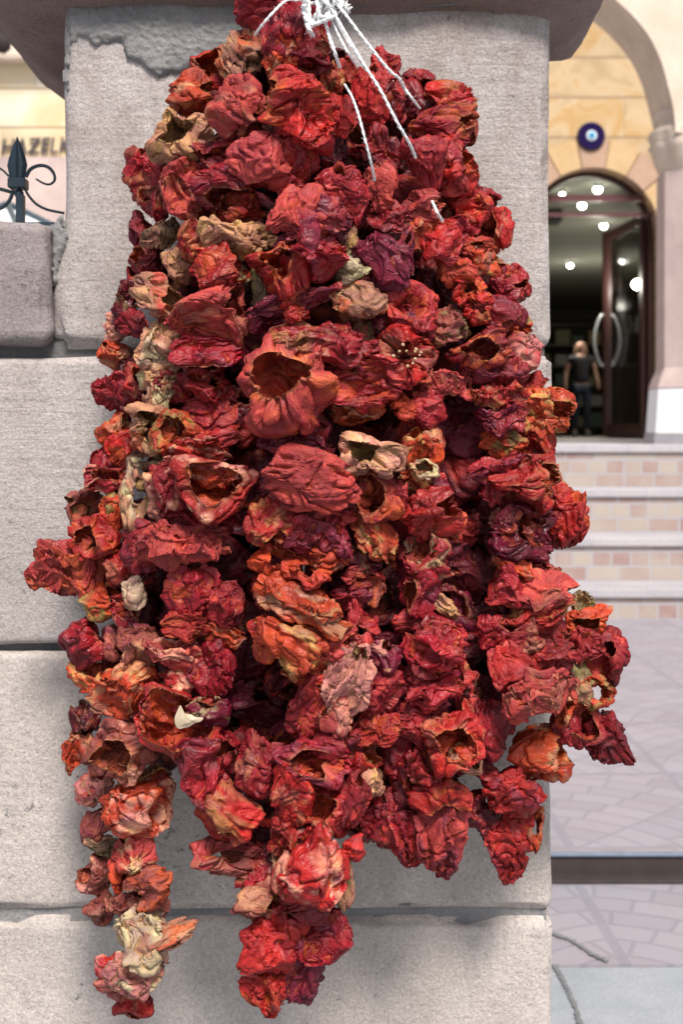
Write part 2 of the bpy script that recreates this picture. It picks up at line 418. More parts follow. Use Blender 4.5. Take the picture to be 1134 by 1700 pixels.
# low wall end block, left
lw = empty('garden_wall', (px_x(-100), 1.42, px_z(590)), 'rough mauve stone coping block of the low wall butting against the left side of the pillar', 'wall')
rbox(px_x(-420, 1.44), px_x(86), 1.435, 1.82, px_z(572), px_z(366), name='coping_block', mat=M_COPE, parent=lw, seed=8, r=.016, amp=.008, nfreq=13)

# ------------------------------------------------------------------ wrought iron fence
YF = 1.62
def Q(x, y): return P(x, y, YF)
fe = empty('iron_fence', Q(33, 372), 'wrought iron fence with spear finial and scrolls on the low wall at the left', 'fence')
bm = bmesh.new()
c0 = Q(28, 297); ctr = Vector((c0.x, YF, 0))
pf = [(13, 297), (14, 288), (17, 275), (14, 262), (9, 248), (4, 236), (.6, 227)]
rings = []
for r_, y_ in pf:
    rr = r_/F*YF; z = px_z(y_, YF)
    rings.append([bm.verts.new((c0.x+rr*ca, YF+rr*.38*sa, z)) for ca, sa in ((-1, 0), (-.6, -.75), (-.2, -.8), (0, -1.15), (.2, -.8), (.6, -.75), (1, 0), (0, .8))])
for i in range(len(rings)-1):
    for k in range(8): bm.faces.new((rings[i][k], rings[i][(k+1) % 8], rings[i+1][(k+1) % 8], rings[i+1][k]))
bm.faces.new(rings[0]); bm.faces.new(rings[-1])
obj('spear_finial', bm, M_IRON, fe)
a, b = Q(15, 314), Q(44, 297)
obj('collar', newbox(a.x, b.x, YF-.012, YF+.012, a.z, b.z, bev=.002), M_IRON, fe)
bm = bmesh.new(); a = Q(31, 322); bmesh.ops.create_uvsphere(bm, u_segments=16, v_segments=10, radius=8/F*YF, matrix=Matrix.Translation(a)); obj('ball', bm, M_IRON, fe, True)
a, b = Q(27, 400), Q(40, 324); obj('post', newbox(a.x, b.x, YF-.006, YF+.006, a.z, b.z, bev=.001), M_IRON, fe)
def scroll(pts, r0, r1):
    s = spline([Q(*p) for p in pts], 8); bm = bmesh.new(); n = len(s)
    sweep(bm, s, [(r0+(r1-r0)*i/(n-1))/F*YF for i in range(n)], 8); return obj('scroll', bm, M_IRON, fe, True)
scroll([(42, 294), (50, 281), (64, 275), (78, 277), (88, 287), (90, 299), (82, 306), (71, 304), (59, 297)], 3.6, 1.5)
scroll([(40, 312), (47, 325), (60, 339), (78, 348), (106, 354)], 2.2, 2.2)
scroll([(14, 293), (4, 283), (-10, 276), (-24, 280), (-34, 292), (-32, 305), (-20, 308)], 1.8, 1.5)
scroll([(22, 316), (14, 334), (0, 346), (-30, 356)], 3.4, 3)
scroll([(18, 319), (0, 314), (-40, 306)], 3, 3)
a, b = Q(-120, 312), Q(-100, 400); obj('post', newbox(a.x, b.x, YF-.006, YF+.006, b.z, a.z), M_IRON, fe)
a, b = Q(-420, 378), Q(104, 370); obj('rail', newbox(a.x, b.x, YF-.006, YF+.006, a.z, b.z), M_IRON, fe)

# ------------------------------------------------------------------ building at the left
M_HOUSE = mat_blocks('sunny_yellow_stone', (.70, .50, .27), (.76, .63, .42), (.78, .70, .56), .272, .9, z0=px_z(213, 9), sw=1.5)
HY = 9.0
hb = empty('neighbouring_building', (-3, HY, 0), 'pale yellow stone building with grey lettering, seen at the left behind the fence', 'building')
obj('wall', newbox(-9, -1.2, HY, HY+1.5, 0, 6), M_HOUSE, hb)
obj('cornice', newbox(-9, -1.1, HY-.14, HY-.002, px_z(98, HY-.14), px_z(98, HY-.14)+.5, bev=.03), M_CARVE, hb)
obj('base_course', newbox(-9, -1.15, HY-.04, HY-.002, 0, px_z(262, HY)), M_CREAMST, hb)
M_LET = mat_plain('letter_dark', (.07, .06, .08), .5, .3)
def text_mesh(body, size, ext, shear=0):
    cu = bpy.data.curves.new('t', 'FONT'); cu.body = body; cu.size = size; cu.extrude = ext; cu.shear = shear; cu.space_character = 1.0
    t = bpy.data.objects.new('t', cu); C.objects.link(t); dg = bpy.context.evaluated_depsgraph_get()
    me = bpy.data.meshes.new_from_object(t.evaluated_get(dg)); bpy.data.objects.remove(t); bpy.data.curves.remove(cu); return me
lm = text_mesh('HAZELK', .155, .008, .18)
lo = link('lettering', lm, M_LET, None)
xs = [v.co.x for v in lm.vertices]; ys = [v.co.y for v in lm.vertices]
w_ = (118-2)/F*HY; h_ = 26/F*HY; sx = w_/(max(xs)-min(xs)); sy = h_/(max(ys)-min(ys))
for v in lm.vertices:
    x, y, z = v.co; v.co = ((x-min(xs))*sx+px_x(3, HY), HY-.02+z, (y-min(ys))*sy+px_z(258, HY)+(x-min(xs))*sx*.035)
lo.parent = hb; lo.matrix_parent_inverse = Matrix.Translation(hb.location).inverted()
# white canopy edge below
aw = empty('white_parasol', P(20, 380, 6), 'white canopy with a dark edge just above the low wall, beyond the iron fence', 'parasol')
bm = bmesh.new(); apex = P(12, 342, 6); n = 8
rim = [bm.verts.new((apex.x+.9*math.cos(2*math.pi*k/n+.39), 6+.9*math.sin(2*math.pi*k/n+.39), apex.z-.42)) for k in range(n)]
ap = bm.verts.new(apex); low = [bm.verts.new(v.co-Vector((0, 0, .10))) for v in rim]
for k in range(n):
    bm.faces.new((rim[k], rim[(k+1) % n], ap)); bm.faces.new((rim[k], low[k], low[(k+1) % n], rim[(k+1) % n]))
obj('canopy', bm, M_WHITE, aw)
bm = bmesh.new()
for k in range(n): sweep(bm, [apex+Vector((0, 0, .012)), rim_ := Vector((apex.x+.9*math.cos(2*math.pi*k/n+.39), 6+.9*math.sin(2*math.pi*k/n+.39), apex.z-.408))], .014, 6)
obj('rib_piping', bm, M_IRON, aw)
bm = bmesh.new(); sweep(bm, [Vector((apex.x, 6, 0)), apex], .025, 10); obj('pole', bm, M_IRON, aw)
ln = empty('wall_lantern', P(6, 60, 8.5), 'small blurred white and rust wall lantern at the top left edge under the cornice', 'lantern')
bm = bmesh.new(); lathe(bm, [(.02, 0), (.05, .03), (.06, .12), (.03, .15)], 12); 
for v in bm.verts: v.co += P(4, 88, 8.45)
obj('shade', bm, M_RUST, ln, True)
bm = bmesh.new(); lathe(bm, [(.05, 0), (.055, .06), (.02, .12), (.01, .4)], 12)
for v in bm.verts: v.co += P(4, 88, 8.45)+Vector((0, 0, .14))
obj('globe', bm, M_WHITE, ln, True)

# ------------------------------------------------------------------ building at the right
M_YEL = mat_blocks('yellow_banded_stone', (.42, .305, .165), (.53, .40, .245), (.48, .30, .12), .385, 2.1, z0=px_z(230, 12.5)-.385*10, jw=.022, joint=(.28, .19, .12))
rb = empty('arcaded_building', (2.4, 7.6, 0), 'yellow stone shop building with carved pinkish arch and round topped doorway', 'building')
def curve_wall(curve, xr, zt, y0, y1, parent, name, mat, xl=None):
    """wall right of / above a curve (list of x,z from left-top to right-bottom), front y0, back y1"""
    bm = bmesh.new(); n = len(curve)
    for y in (y0, y1):
        for (a, b) in zip(curve[:-1], curve[1:]):
            bm.faces.new([bm.verts.new((a[0], y, a[1])), bm.verts.new((b[0], y, b[1])), bm.verts.new((b[0], y, zt)), bm.verts.new((a[0], y, zt))])
    for (a, b) in zip(curve[:-1], curve[1:]):
        bm.faces.new([bm.verts.new((a[0], y0, a[1])), bm.verts.new((b[0], y0, b[1])), bm.verts.new((b[0], y1, b[1])), bm.verts.new((a[0], y1, a[1]))])
    bmesh.ops.remove_doubles(bm, verts=bm.verts[:], dist=1e-5)
    return obj(name, bm, mat, parent)
# front arch (mirror image to the left, behind the pillar)
AY = 7.6
cpts = [(1122, 205), (1119, 180), (1108, 134), (1098, 100), (1082, 66), (1062, 38), (1039, 14), (1012, -9), (975, -34), (930, -52), (880, -60)]
cv = [(px_x(x, AY), px_z(y, AY)) for x, y in cpts]; cx = cv[-1][0]
sp = spline([Vector((x, 0, z)) for x, z in cv], 5); cv = [(p.x, p.z) for p in sp]
full = [(2*cx-x, z) for x, z in cv]+[(x, z) for x, z in reversed(cv[:-1])]
full = full+[(full[-1][0]+.001, full[-1][1]-.05), (7, full[-1][1]-.05)]
curve_wall(full, 7, 6.5, AY, AY+.5, rb, 'arch_wall', M_CARVE)
# carved scallops on the face of the arch
def scallop(px, py, r, mat=M_CARVE):
    c = P(px, py, AY); rr = r/F*AY; bm = bmesh.new(); n = 28
    ringo = [bm.verts.new((c.x+rr*math.cos(2*math.pi*k/n), AY-.002, c.z+rr*math.sin(2*math.pi*k/n))) for k in range(n)]
    ringm = [bm.verts.new((c.x+rr*.85*math.cos(2*math.pi*k/n), AY-.04, c.z+rr*.85*math.sin(2*math.pi*k/n))) for k in range(n)]
    ringi = [bm.verts.new((c.x+rr*.7*math.cos(2*math.pi*k/n), AY-.035, c.z+rr*.7*math.sin(2*math.pi*k/n))) for k in range(n)]
    fl = [bm.verts.new((c.x+rr*.2*math.cos(2*math.pi*k/n), AY-(.008 if k % 4 < 2 else .03), c.z+rr*.2*math.sin(2*math.pi*k/n))) for k in range(n)]
    for A_, B_ in ((ringo, ringm), (ringm, ringi), (ringi, fl)):
        for k in range(n): bm.faces.new((A_[k], A_[(k+1) % n], B_[(k+1) % n], B_[k]))
    bm.faces.new(fl); return obj('scallop', bm, mat, rb, True)
# column
cl = empty('carved_column', (2.183, 7.85, .87), 'pink stone column with carved capital and white painted plinth at the right edge', 'column')
cxw, cyw, kk = 2.183, 7.85, 7.85/F
def zc(y): return px_z(y, cyw)
def oct_lathe(prof, name, mat, seg=8, smooth=False):
    bm = bmesh.new(); lathe(bm, [(r*kk/(math.cos(math.pi/8) if seg == 8 else 1), z) for r, z in prof], seg)
    bmesh.ops.rotate(bm, verts=bm.verts[:], matrix=Matrix.Rotation(math.pi/8, 3, 'Z'))
    for v in bm.verts: v.co += Vector((cxw, cyw, 0))
    return obj(name, bm, mat, cl, smooth)
oct_lathe([(68, zc(612)), (67, zc(290))], 'shaft', M_CREAMST)
oct_lathe([(80, zc(645)), (76, zc(632)), (68, zc(612))], 'base_flare', M_CREAMST)
oct_lathe([(84, zc(719)), (79, zc(646))], 'plinth', M_WHITE, 4 if False else 8)
oct_lathe([(87, zc(741)), (86, zc(720))], 'plinth_foot', M_SLAB)
bm = bmesh.new(); seg = 96; prof = [(66, 292), (70, 285), (76, 270), (79, 255), (84, 245), (80, 238), (86, 228), (84, 220), (76, 214), (74, 205), (80, 200), (80, 192), (74, 186), (66, 180), (66, 150)]
rings = []
for r_, y_ in prof:
    rings.append([])
    for k in range(seg):
        am = 5*max(0, 1-abs(y_-245)/35); rr = (r_+am*abs(math.sin(k/seg*math.pi*12))-am*.5)*kk; a_ = 2*math.pi*k/seg
        rings[-1].append(bm.verts.new((cxw+rr*math.cos(a_), cyw+rr*math.sin(a_), zc(y_))))
for i in range(len(rings)-1):
    for k in range(seg): bm.faces.new((rings[i][k], rings[i][(k+1) % seg], rings[i+1][(k+1) % seg], rings[i+1][k]))
obj('capital', bm, M_CARVE, cl, True)
# door wall
DY = 12.5; dcx = px_x(985, DY); dr = .64; dsz = px_z(388, DY)
arc = [(dcx-dr*math.cos(t*math.pi/36), dsz+dr*math.sin(t*math.pi/36)) for t in range(37)]
full = [(-2, .868), (dcx-dr-.001, .868)]+[arc[0]]+arc[1:]+[(dcx+dr+.001, .868), (9, .868)]
curve_wall(full, 9, 6.5, DY, DY+.35, rb, 'door_wall', M_YEL)
M_V1 = mat_plaster('voussoir_yellow', (.54, .37, .19), (.60, .43, .25), 4, .003); M_V2 = mat_plaster('voussoir_pink', (.44, .29, .21), (.50, .34, .25), 4, .003)
for k in range(9):
    t0, t1 = math.pi*k/9+.008, math.pi*(k+1)/9-.008; bm = bmesh.new(); n = 6
    for (y) in (DY-.03,):
        pr = None
        for j in range(n+1):
            t = t0+(t1-t0)*j/n
            ring = [bm.verts.new((dcx-rr*math.cos(t), yy, dsz+rr*math.sin(t))) for rr, yy in ((dr-.006, DY-.03), (dr+.27, DY-.03), (dr+.27, DY+.01), (dr-.006, DY+.34))]
            if pr:
                for q in range(4): bm.faces.new((pr[q], pr[(q+1) % 4], ring[(q+1) % 4], ring[q]))
            else: bm.faces.new(ring)
            pr = ring
        bm.faces.new(pr)
    obj('voussoir', bm, M_V2 if k in (4, 6, 2, 8, 0) else M_V1, rb)
ee = P(983, 225, DY-.06)
ey = empty('evil_eye_amulet', ee, 'round dark blue glass evil eye amulet above the shop doorway', 'amulet')
def disc(name, r, y, th, mat, par, c):
    bm = bmesh.new(); bmesh.ops.create_cone(bm, cap_ends=True, segments=40, radius1=r, radius2=r*.93, depth=th, matrix=Matrix.Translation((c.x, y, c.z)) @ Matrix.Rotation(math.pi/2, 4, 'X'))
    return obj(name, bm, mat, par)
M_EYEB = mat_plain('cobalt_glass', (.012, .006, .06), .12); M_EYEW = mat_plain('white_glass', (.75, .8, .85), .2); M_EYEL = mat_plain('light_blue_glass', (.12, .45, .75), .2)
disc('rim', .138, DY-.045, .03, M_EYEB, ey, ee); disc('white_ring', .052, DY-.064, .010, M_EYEW, ey, ee); disc('iris', .034, DY-.072, .008, M_EYEL, ey, ee); disc('pupil', .012, DY-.079, .006, M_EYEB, ey, ee)
# shop interior
M_CEIL = mat_plain('shop_ceiling', (.34, .35, .28), .8, var=.05); M_INW = mat_plain('shop_wall', (.14, .13, .10), .8); M_INF = mat_plain('shop_floor', (.20, .17, .14), .5)
M_BRN = mat_plain('brown_panel', (.10, .045, .03), .45)
rm = obj('shop_interior', newbox(-1.6, 5.6, DY+.36, 28, .3, .866), M_INF); prop(rm, kind='structure')
obj('shop_ceiling', newbox(-1.6, 5.6, DY+.36, 28, 3.55, 3.7), M_CEIL, rb)
obj('shop_back_wall', newbox(-1.8, 5.8, 28, 28.2, .3, 3.7), M_INW, rb)
obj('shop_side_wall', newbox(5.6, 5.8, DY+.36, 28, .3, 3.7), M_INW, rb)
obj('shop_side_wall', newbox(-1.8, -1.6, DY+.36, 28, .3, 3.7), M_INW, rb)
obj('shop_roof', newbox(-2, 9, DY+.01, 28.2, 6.502, 6.7), M_CARVE, rb)
for (x0, x1, y0, y1) in ((3.6, 5.2, 17, 17.5), (1.2, 2.6, 15.2, 15.6)):
    obj('ceiling_beam', newbox(x0, x1, y0, y1, 3.42, 3.548), M_RUST, rb)
fr = empty('door_frame', (dcx, DY+.1, .87), 'dark maroon door frame with transom bars inside the round arch', 'door frame')
for (ya, yb) in ((320, 331), (350, 356)):
    obj('transom_bar', newbox(dcx-dr+.0, dcx+dr-.0, DY+.10, DY+.16, px_z(yb, DY), px_z(ya, DY)), mat_plain('maroon_bar', (.11, .045, .05), .35), fr)
bm = bmesh.new()
for (r0, r1) in ((dr-.05, dr+.0),):
    pr = None
    for t in range(37):
        a_ = math.pi*t/36; ring = [bm.verts.new((dcx-rr*math.cos(a_), yy, dsz+rr*math.sin(a_))) for rr, yy in ((r0, DY+.2), (r1, DY+.2), (r1, DY+.27), (r0, DY+.27))]
        if pr:
            for q in range(4): bm.faces.new((pr[q], pr[(q+1) % 4], ring[(q+1) % 4], ring[q]))
        pr = ring
obj('arch_lining', bm, M_DARKWOOD, fr)
for s in (-1, 1): obj('jamb', newbox(*sorted((dcx+s*(dr-.05), dcx+s*dr)), DY+.2, DY+.27, .87, dsz), M_DARKWOOD, fr)
# open door leaf
dl = empty('open_shop_door', (3.02, 12.8, .87), 'glass shop door with maroon frame standing open, curved steel handles on both sides', 'door')
H0, H1 = Vector((3.02, 12.82, 0)), Vector((2.885, 14.1, 0)); u_ = (H1-H0).normalized(); n_ = Vector((-u_.y, u_.x, 0)); Ld = (H1-H0).length
def leafbox(s0, s1, z0, z1, th, name, mat, off=0):
    bm = newbox(s0, s1, -th/2+off, th/2+off, z0, z1)
    for v in bm.verts: v.co = H0+u_*v.co.x+n_*v.co.y+Vector((0, 0, v.co.z))
    return obj(name, bm, mat, dl)
for s0, s1 in ((0, .09), (Ld-.09, Ld)): leafbox(s0, s1, .89, 3.10, .085, 'stile', M_DARKWOOD)
for z0, z1 in ((.89, 1.02), (3.01, 3.10)): leafbox(.09, Ld-.09, z0, z1, .05, 'rail', M_DARKWOOD)
NG = NM('door_glass'); NG.out((.9, .93, .92), .03, Transmission_Weight=1.0, IOR=1.05)
leafbox(.09, Ld-.09, 1.02, 3.01, .01, 'glass_pane', NG.m)
M_STEEL = mat_plain('brushed_steel', (.50, .54, .56), .3, .4)
for s in (-1, 1):
    base = H0+u_*(Ld-.05)
    pts = [base+n_*s*(.043)+Vector((0, 0, 1.66))] + [base+n_*s*(.07+.075*math.sin(math.pi*k/8)**.8)+Vector((0, 0, 1.66+.54*k/8)) for k in range(9)]+[base+n_*s*.043+Vector((0, 0, 2.20))]
    bm = bmesh.new(); sweep(bm, spline(pts, 3), .018, 10); obj('handle', bm, M_STEEL, dl, True)
# ceiling lights
M_LAMP = mat_plain('lit_lamp', (.9, .9, .9), .5, emit=(1, .97, .88), es=14, var=0)
spots = [(993, 311, 'large'), (967, 338, 'second'), (1003, 372, 'third'), (947, 438, 'far left'), (1028, 431, 'far right'), (934, 320, 'dim'), (1061, 315, 'edge')]
labs = ['round shop ceiling light just above the transom bar', 'round shop ceiling light between the two transom bars', 'round shop ceiling light beside the door leaf corner', 'round shop ceiling light nearest the pillar, left of the door leaf', 'round shop ceiling light to the right of the door stile',
        'faint shop ceiling light beside the pillar above the transom bar', 'faint shop ceiling light at the right under the arch']
for i, (x, y, _) in enumerate(spots):
    Yl = F*2.57/(PY0-y); c = P(x, y, Yl); rad = .042 if i < 5 else .028
    t = empty('ceiling_light', (c.x, c.y, 3.55), labs[i], 'ceiling light', 'ceiling lights in the shop')
    bm = bmesh.new(); lathe(bm, [(rad*.6, 0), (rad, .02), (rad, .05)], 20)
    for v in bm.verts: v.co += Vector((c.x, c.y, 3.497))
    obj('housing', bm, M_STEEL, t, True)
    bm = bmesh.new(); bmesh.ops.create_uvsphere(bm, u_segments=20, v_segments=12, radius=rad, matrix=Matrix.Translation((c.x, c.y, 3.50))); obj('lamp', bm, M_LAMP, t, True)
    if i in (0, 2, 3, 4):
        L = bpy.data.objects.new('lamp_light', bpy.data.lights.new('lamp_light', 'POINT')); C.objects.link(L); L.data.energy = 12; L.data.shadow_soft_size = .05; L.location = (c.x, c.y, 2.5); L.data.color = (1, .93, .8)
# display cabinet right
cb = empty('display_cabinet', (3.6, 15, .87), 'tall brown display cabinet with white counter top behind the glass door', 'cabinet')
obj('body', newbox(3.22, 4.6, 15.1, 15.7, .868, 1.70, bev=.01), M_BRN, cb); obj('counter_top', newbox(3.45, 4.64, 15.04, 15.72, 1.705, 1.76, bev=.006), M_STEEL, cb)
obj('back_panel', newbox(3.3, 4.6, 15.66, 15.7, 1.765, 2.7), M_DARKWOOD, cb); obj('shelf', newbox(3.3, 4.6, 15.2, 15.655, 2.07, 2.1), M_BRN, cb)
for x in (3.3, 4.56): obj('side_panel', newbox(x, x+.04, 15.2, 15.65, 1.765, 2.7), M_DARKWOOD, cb)
M_JAR = mat_plain('pale_jar', (.62, .66, .60), .35); M_CAPM = mat_plain('jar_cap', (.8, .82, .8), .4)
ordn = ['first', 'second', 'third', 'fourth', 'fifth', 'sixth', 'seventh', 'eighth', 'ninth', 'tenth']
for k in range(6):
    x = 3.38+.105*k
    t = empty('jar', (x, 15.3, 2.1), f'pale glass jar, {ordn[k]} from the left in the row on the cabinet shelf', 'jar', 'jars in a row on the cabinet shelf')
    for nm, pr, mt in (('body', [(.036, 0), (.04, .02), (.04, .13), (.022, .16), (.022, .175)], M_JAR), ('cap', [(.027, .176), (.027, .205)], M_CAPM)):
        bm = bmesh.new(); lathe(bm, pr, 16)
        for v in bm.verts: v.co += Vector((x, 15.3, 2.101))
        obj(nm, bm, mt, t, True)
# wall shelf at the back
sh = empty('wall_shelf', (4.5, 24, .87), 'dark wall shelf with rows of small boxes at the back of the shop', 'shelf')
for i in range(6): obj('board', newbox(3.3, 5.2, 24, 24.4, 1.0+.38*i, 1.03+.38*i), M_DARKWOOD, sh)
for x in (3.26, 5.2): obj('upright', newbox(x, x+.04, 24, 24.4, .868, 3.0), M_DARKWOOD, sh)
cols = [mat_plain('box_'+n, c, .6) for n, c in (('olive', (.20, .19, .10)), ('ochre', (.35, .26, .12)), ('green', (.08, .12, .09)), ('grey', (.3, .3, .28)), ('red', (.25, .05, .03)))]
rng = random.Random(4); rown = ['lowest', 'second lowest', 'third', 'fourth', 'top']; cn = ['olive', 'ochre', 'dark green', 'grey', 'red']
for i in range(5):
    for k in range(6):
        x = 3.36+.31*k; ci = rng.randrange(5); h = rng.uniform(.16, .28); w = rng.uniform(.18, .27)
        b_ = obj('carton', newbox(x, x+w, 24.03, 24.3, 1.031+.38*i, 1.031+.38*i+h, bev=.006), cols[ci])
        prop(b_, f'small {cn[ci]} carton, {ordn[k]} from left on the {rown[i]} board of the shelf', 'carton', 'cartons on the back wall shelf')

# person in the shop
def skin_obj(name, pts, edges, rad, mat, parent=None, sub=2):
    me = bpy.data.meshes.new(name); me.from_pydata([tuple(p) for p in pts], edges, [])
    o = link(name, me, mat, parent)
    m = o.modifiers.new('skin', 'SKIN'); m.use_smooth_shade = True
    for i, sv in enumerate(me.skin_vertices[0].data):
        r_ = rad[i]; sv.radius = r_ if hasattr(r_, '__len__') else (r_, r_)
        sv.use_root = (i == 0)
    s_ = o.modifiers.new('sub', 'SUBSURF'); s_.levels = sub; s_.render_levels = sub
    return o
px0, py0, pz0, s = px_x(965, 20), 20.0, .868, 1.5
M_SKIN = mat_plain('skin', (.30, .17, .12), .5); M_HAIR = mat_plain('dark_blond_hair', (.11, .065, .03), .6); M_SHIRT = mat_plain('black_cotton', (.012, .013, .018), .8); M_JEAN = mat_plain('dark_denim', (.025, .035, .06), .8); M_SHOE = mat_plain('grey_shoe', (.2, .2, .22), .6)
def B(x, y, z): return Vector((px0+x*s, py0+y*s, pz0+z*s))
J = [B(0, 0, .53), B(0, 0, .60), B(0, -.005, .70), B(0, 0, .79), B(0, 0, .845), B(0, -.005, .885), B(0, -.01, .93), B(0, -.005, .97),
     B(.115, 0, .80), B(.15, 0, .66), B(.17, -.05, .53), B(.172, -.06, .47), B(-.115, 0, .80), B(-.15, .01, .66), B(-.165, -.03, .52), B(-.165, -.04, .46),
     B(.055, 0, .49), B(.06, -.01, .28), B(.062, .01, .06), B(.066, -.06, .02), B(-.055, 0, .49), B(-.06, -.01, .28), B(-.062, .01, .06), B(-.068, -.06, .02)]
E = [(0, 1), (1, 2), (2, 3), (3, 4), (4, 5), (5, 6), (6, 7), (3, 8), (8, 9), (9, 10), (10, 11), (3, 12), (12, 13), (13, 14), (14, 15), (0, 16), (16, 17), (17, 18), (18, 19), (0, 20), (20, 21), (21, 22), (22, 23)]
RD = [(.095, .065), (.085, .06), (.10, .065), (.10, .06), (.032, .032), (.055, .06), (.062, .07), (.045, .05), .04, .03, .022, .02, .04, .03, .022, .02, .06, .043, .028, .022, .06, .043, .028, .022]
RD = [tuple(q*s*.82 for q in (r if hasattr(r, '__len__') else (r, r))) for r in RD]
pe = skin_obj('person', J, E, RD, M_SKIN); prop(pe, 'person in black short sleeved top and dark jeans standing inside the shop doorway', 'person')
skin_obj('shirt', [J[0]-Vector((0, 0, .01)), J[2], J[3], J[8], (J[8]+J[9])/2, J[12], (J[12]+J[13])/2], [(0, 1), (1, 2), (2, 3), (3, 4), (2, 5), (5, 6)], [(.135, .10), (.135, .095), (.125, .085), .062, .052, .062, .052], M_SHIRT, pe)
skin_obj('jeans', [J[0], J[16], J[17], J[18], J[20], J[21], J[22]], [(0, 1), (1, 2), (2, 3), (0, 4), (4, 5), (5, 6)], [(.125, .095), .085, .066, .052, .085, .066, .052], M_JEAN, pe)
skin_obj('hair', [B(0, .02, .985), B(0, .035, .93), B(0, .04, .86), B(.05, .01, .90), B(-.05, .01, .90), B(.055, .0, .82), B(-.055, 0, .82)], [(0, 1), (1, 2), (0, 3), (0, 4), (3, 5), (4, 6)], [.075, .075, .05, .03, .03, .022, .022], M_HAIR, pe)
for i in (19, 23): skin_obj('shoe', [J[i]+Vector((0, .10, .01)), J[i]+Vector((0, 0, .0)), J[i]+Vector((0, -.05, -.005))], [(0, 1), (1, 2)], [.05, .046, .034], M_SHOE, pe)
for sx_ in (-1, 1):
    bm = bmesh.new(); bmesh.ops.create_uvsphere(bm, u_segments=10, v_segments=8, radius=.011, matrix=Matrix.Translation(B(sx_*.02, -.064, .94))); obj('eye', bm, M_DGREY, pe, True)
bm = bmesh.new(); bmesh.ops.create_cone(bm, segments=8, radius1=.014, radius2=.005, depth=.04, matrix=Matrix.Translation(B(0, -.072, .925))); obj('nose', bm, M_SKIN, pe, True)
bm = bmesh.new(); bmesh.ops.create_cube(bm, size=1, matrix=Matrix.Translation(B(0, -.064, .902)) @ Matrix.Diagonal((.038, .01, .009, 1))); obj('mouth', bm, mat_plain('lips', (.4, .12, .1)), pe)
# ------------------------------------------------------------------ dried peppers
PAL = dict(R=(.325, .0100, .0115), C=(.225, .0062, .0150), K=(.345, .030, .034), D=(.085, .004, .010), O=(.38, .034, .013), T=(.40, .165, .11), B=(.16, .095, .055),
           P=(.46, .15, .14), W=(.47, .31, .225), U=(.25, .050, .042), M=(.13, .006, .024))
ACC = dict(o=(.42, .060, .018), y=(.42, .20, .085), g=(.19, .14, .055), t=(.38, .15, .10), w=(.54, .41, .27), d=(.10, .01, .02), p=(.66, .26, .22), r=(.42, .03, .03), c=(.34, .03, .04), m=(.18, .02, .05))
CN = dict(R='bright red', C='crimson', K='rosy red', D='dark maroon', O='orange red', T='tan orange', B='brown', P='pale pink', W='cream', U='dusty red', M='plum red')
AN = dict(o='orange', y='yellowish', g='olive green', t='tan', w='cream', d='blackish', p='pale pink', r='red', c='crimson', m='plum')
SN = dict(b='puckered', c='open mouthed', l='cup shaped', r='cup shaped', u='upturned', n='drooping', s='flat folded', w='pointed', g='ring shaped', k='curled', v='long folded', q='blocky', x='crumpled')

def M_pepper():
    N = NM('dried_pepper_skin'); v = N.coord('Attr'); a = N.new('Attribute', attribute_name='skin'); fz = N.new('Attribute', attribute_name='fz').outputs['Fac']
    col = a.outputs['Color']
    warp = N.new('VectorMath', operation='MULTIPLY_ADD'); nz = N.new('TexNoise'); N.l.new(v, nz.inputs['Vector']); nz.inputs['Scale'].default_value = 60; nz.inputs['Detail'].default_value = 2
    N.l.new(nz.outputs['Color'], warp.inputs[0]); warp.inputs[1].default_value = (.014,)*3; N.l.new(v, warp.inputs[2])
    wv = warp.outputs[0]
    r1 = N.noise(wv, 240, 3, .62, .6, 'RIDGED_MULTIFRACTAL'); r0 = N.noise(wv, 110, 3, .6, .5, 'RIDGED_MULTIFRACTAL')
    r2 = N.noise(wv, 520, 2, .6, .3)
    big = N.noise(v, 45, 4, .6)
    col = N.mix(1, col, N.ramp(big, [(.32, (.58, .50, .60)), (.5, (1, 1, 1)), (.66, (1.4, 1.6, 1.3))]), 'MULTIPLY')
    sat = N.ramp(N.noise(v, 95, 3, .6), [(.42, 0), (.62, 1)])
    org = N.mix(1, col, (1.25, 1.8, .85), 'MULTIPLY'); col = N.mix(N.math('MULTIPLY', sat, .25), col, org)
    crest = N.ramp(r1, [(.52, 0), (.95, 1)])
    col = N.mix(N.math('MULTIPLY', crest, N.math('MULTIPLY_ADD', fz, .34, .03)), col, N.mix(.55, col, (.58, .26, .20)))
    spk = N.ramp(N.noise(v, 1500, 2, .6), [(.55, 0), (.72, 1)])
    col = N.mix(N.math('MULTIPLY', spk, N.math('MULTIPLY', fz, .22)), col, (.6, .3, .24))
    n0 = N.bump(r0, .0012, .7); n1 = N.bump(r1, .0019, 1, n0); n2 = N.bump(r2, .0013, .9, n1)
    rough = N.math('SUBTRACT', N.math('MULTIPLY_ADD', fz, .30, .36), N.math('MULTIPLY', N.ramp(N.noise(v, 70, 2), [(.45, 0), (.65, 1)]), .14))
    m = N.out(col, rough, n2, Specular_IOR_Level=.34)
    tr = N.new('BsdfTranslucent'); N.l.new(col, tr.inputs[0]); N.l.new(n2, tr.inputs[1]); mx = N.new('MixShader'); mx.inputs[0].default_value = .16
    N.l.new(N.b.outputs[0], mx.inputs[1]); N.l.new(tr.outputs[0], mx.inputs[2]); N.l.new(mx.outputs[0], N.n['Material Output'].inputs[0])
    return m
M_PEP = M_pepper()
M_SEED = mat_plain('pepper_seed', (.36, .22, .10), .5); M_FLESH = mat_plain('dry_placenta', (.40, .27, .15), .6); M_CALYX = mat_plain('dry_calyx', (.22, .21, .09), .75, var=.4)

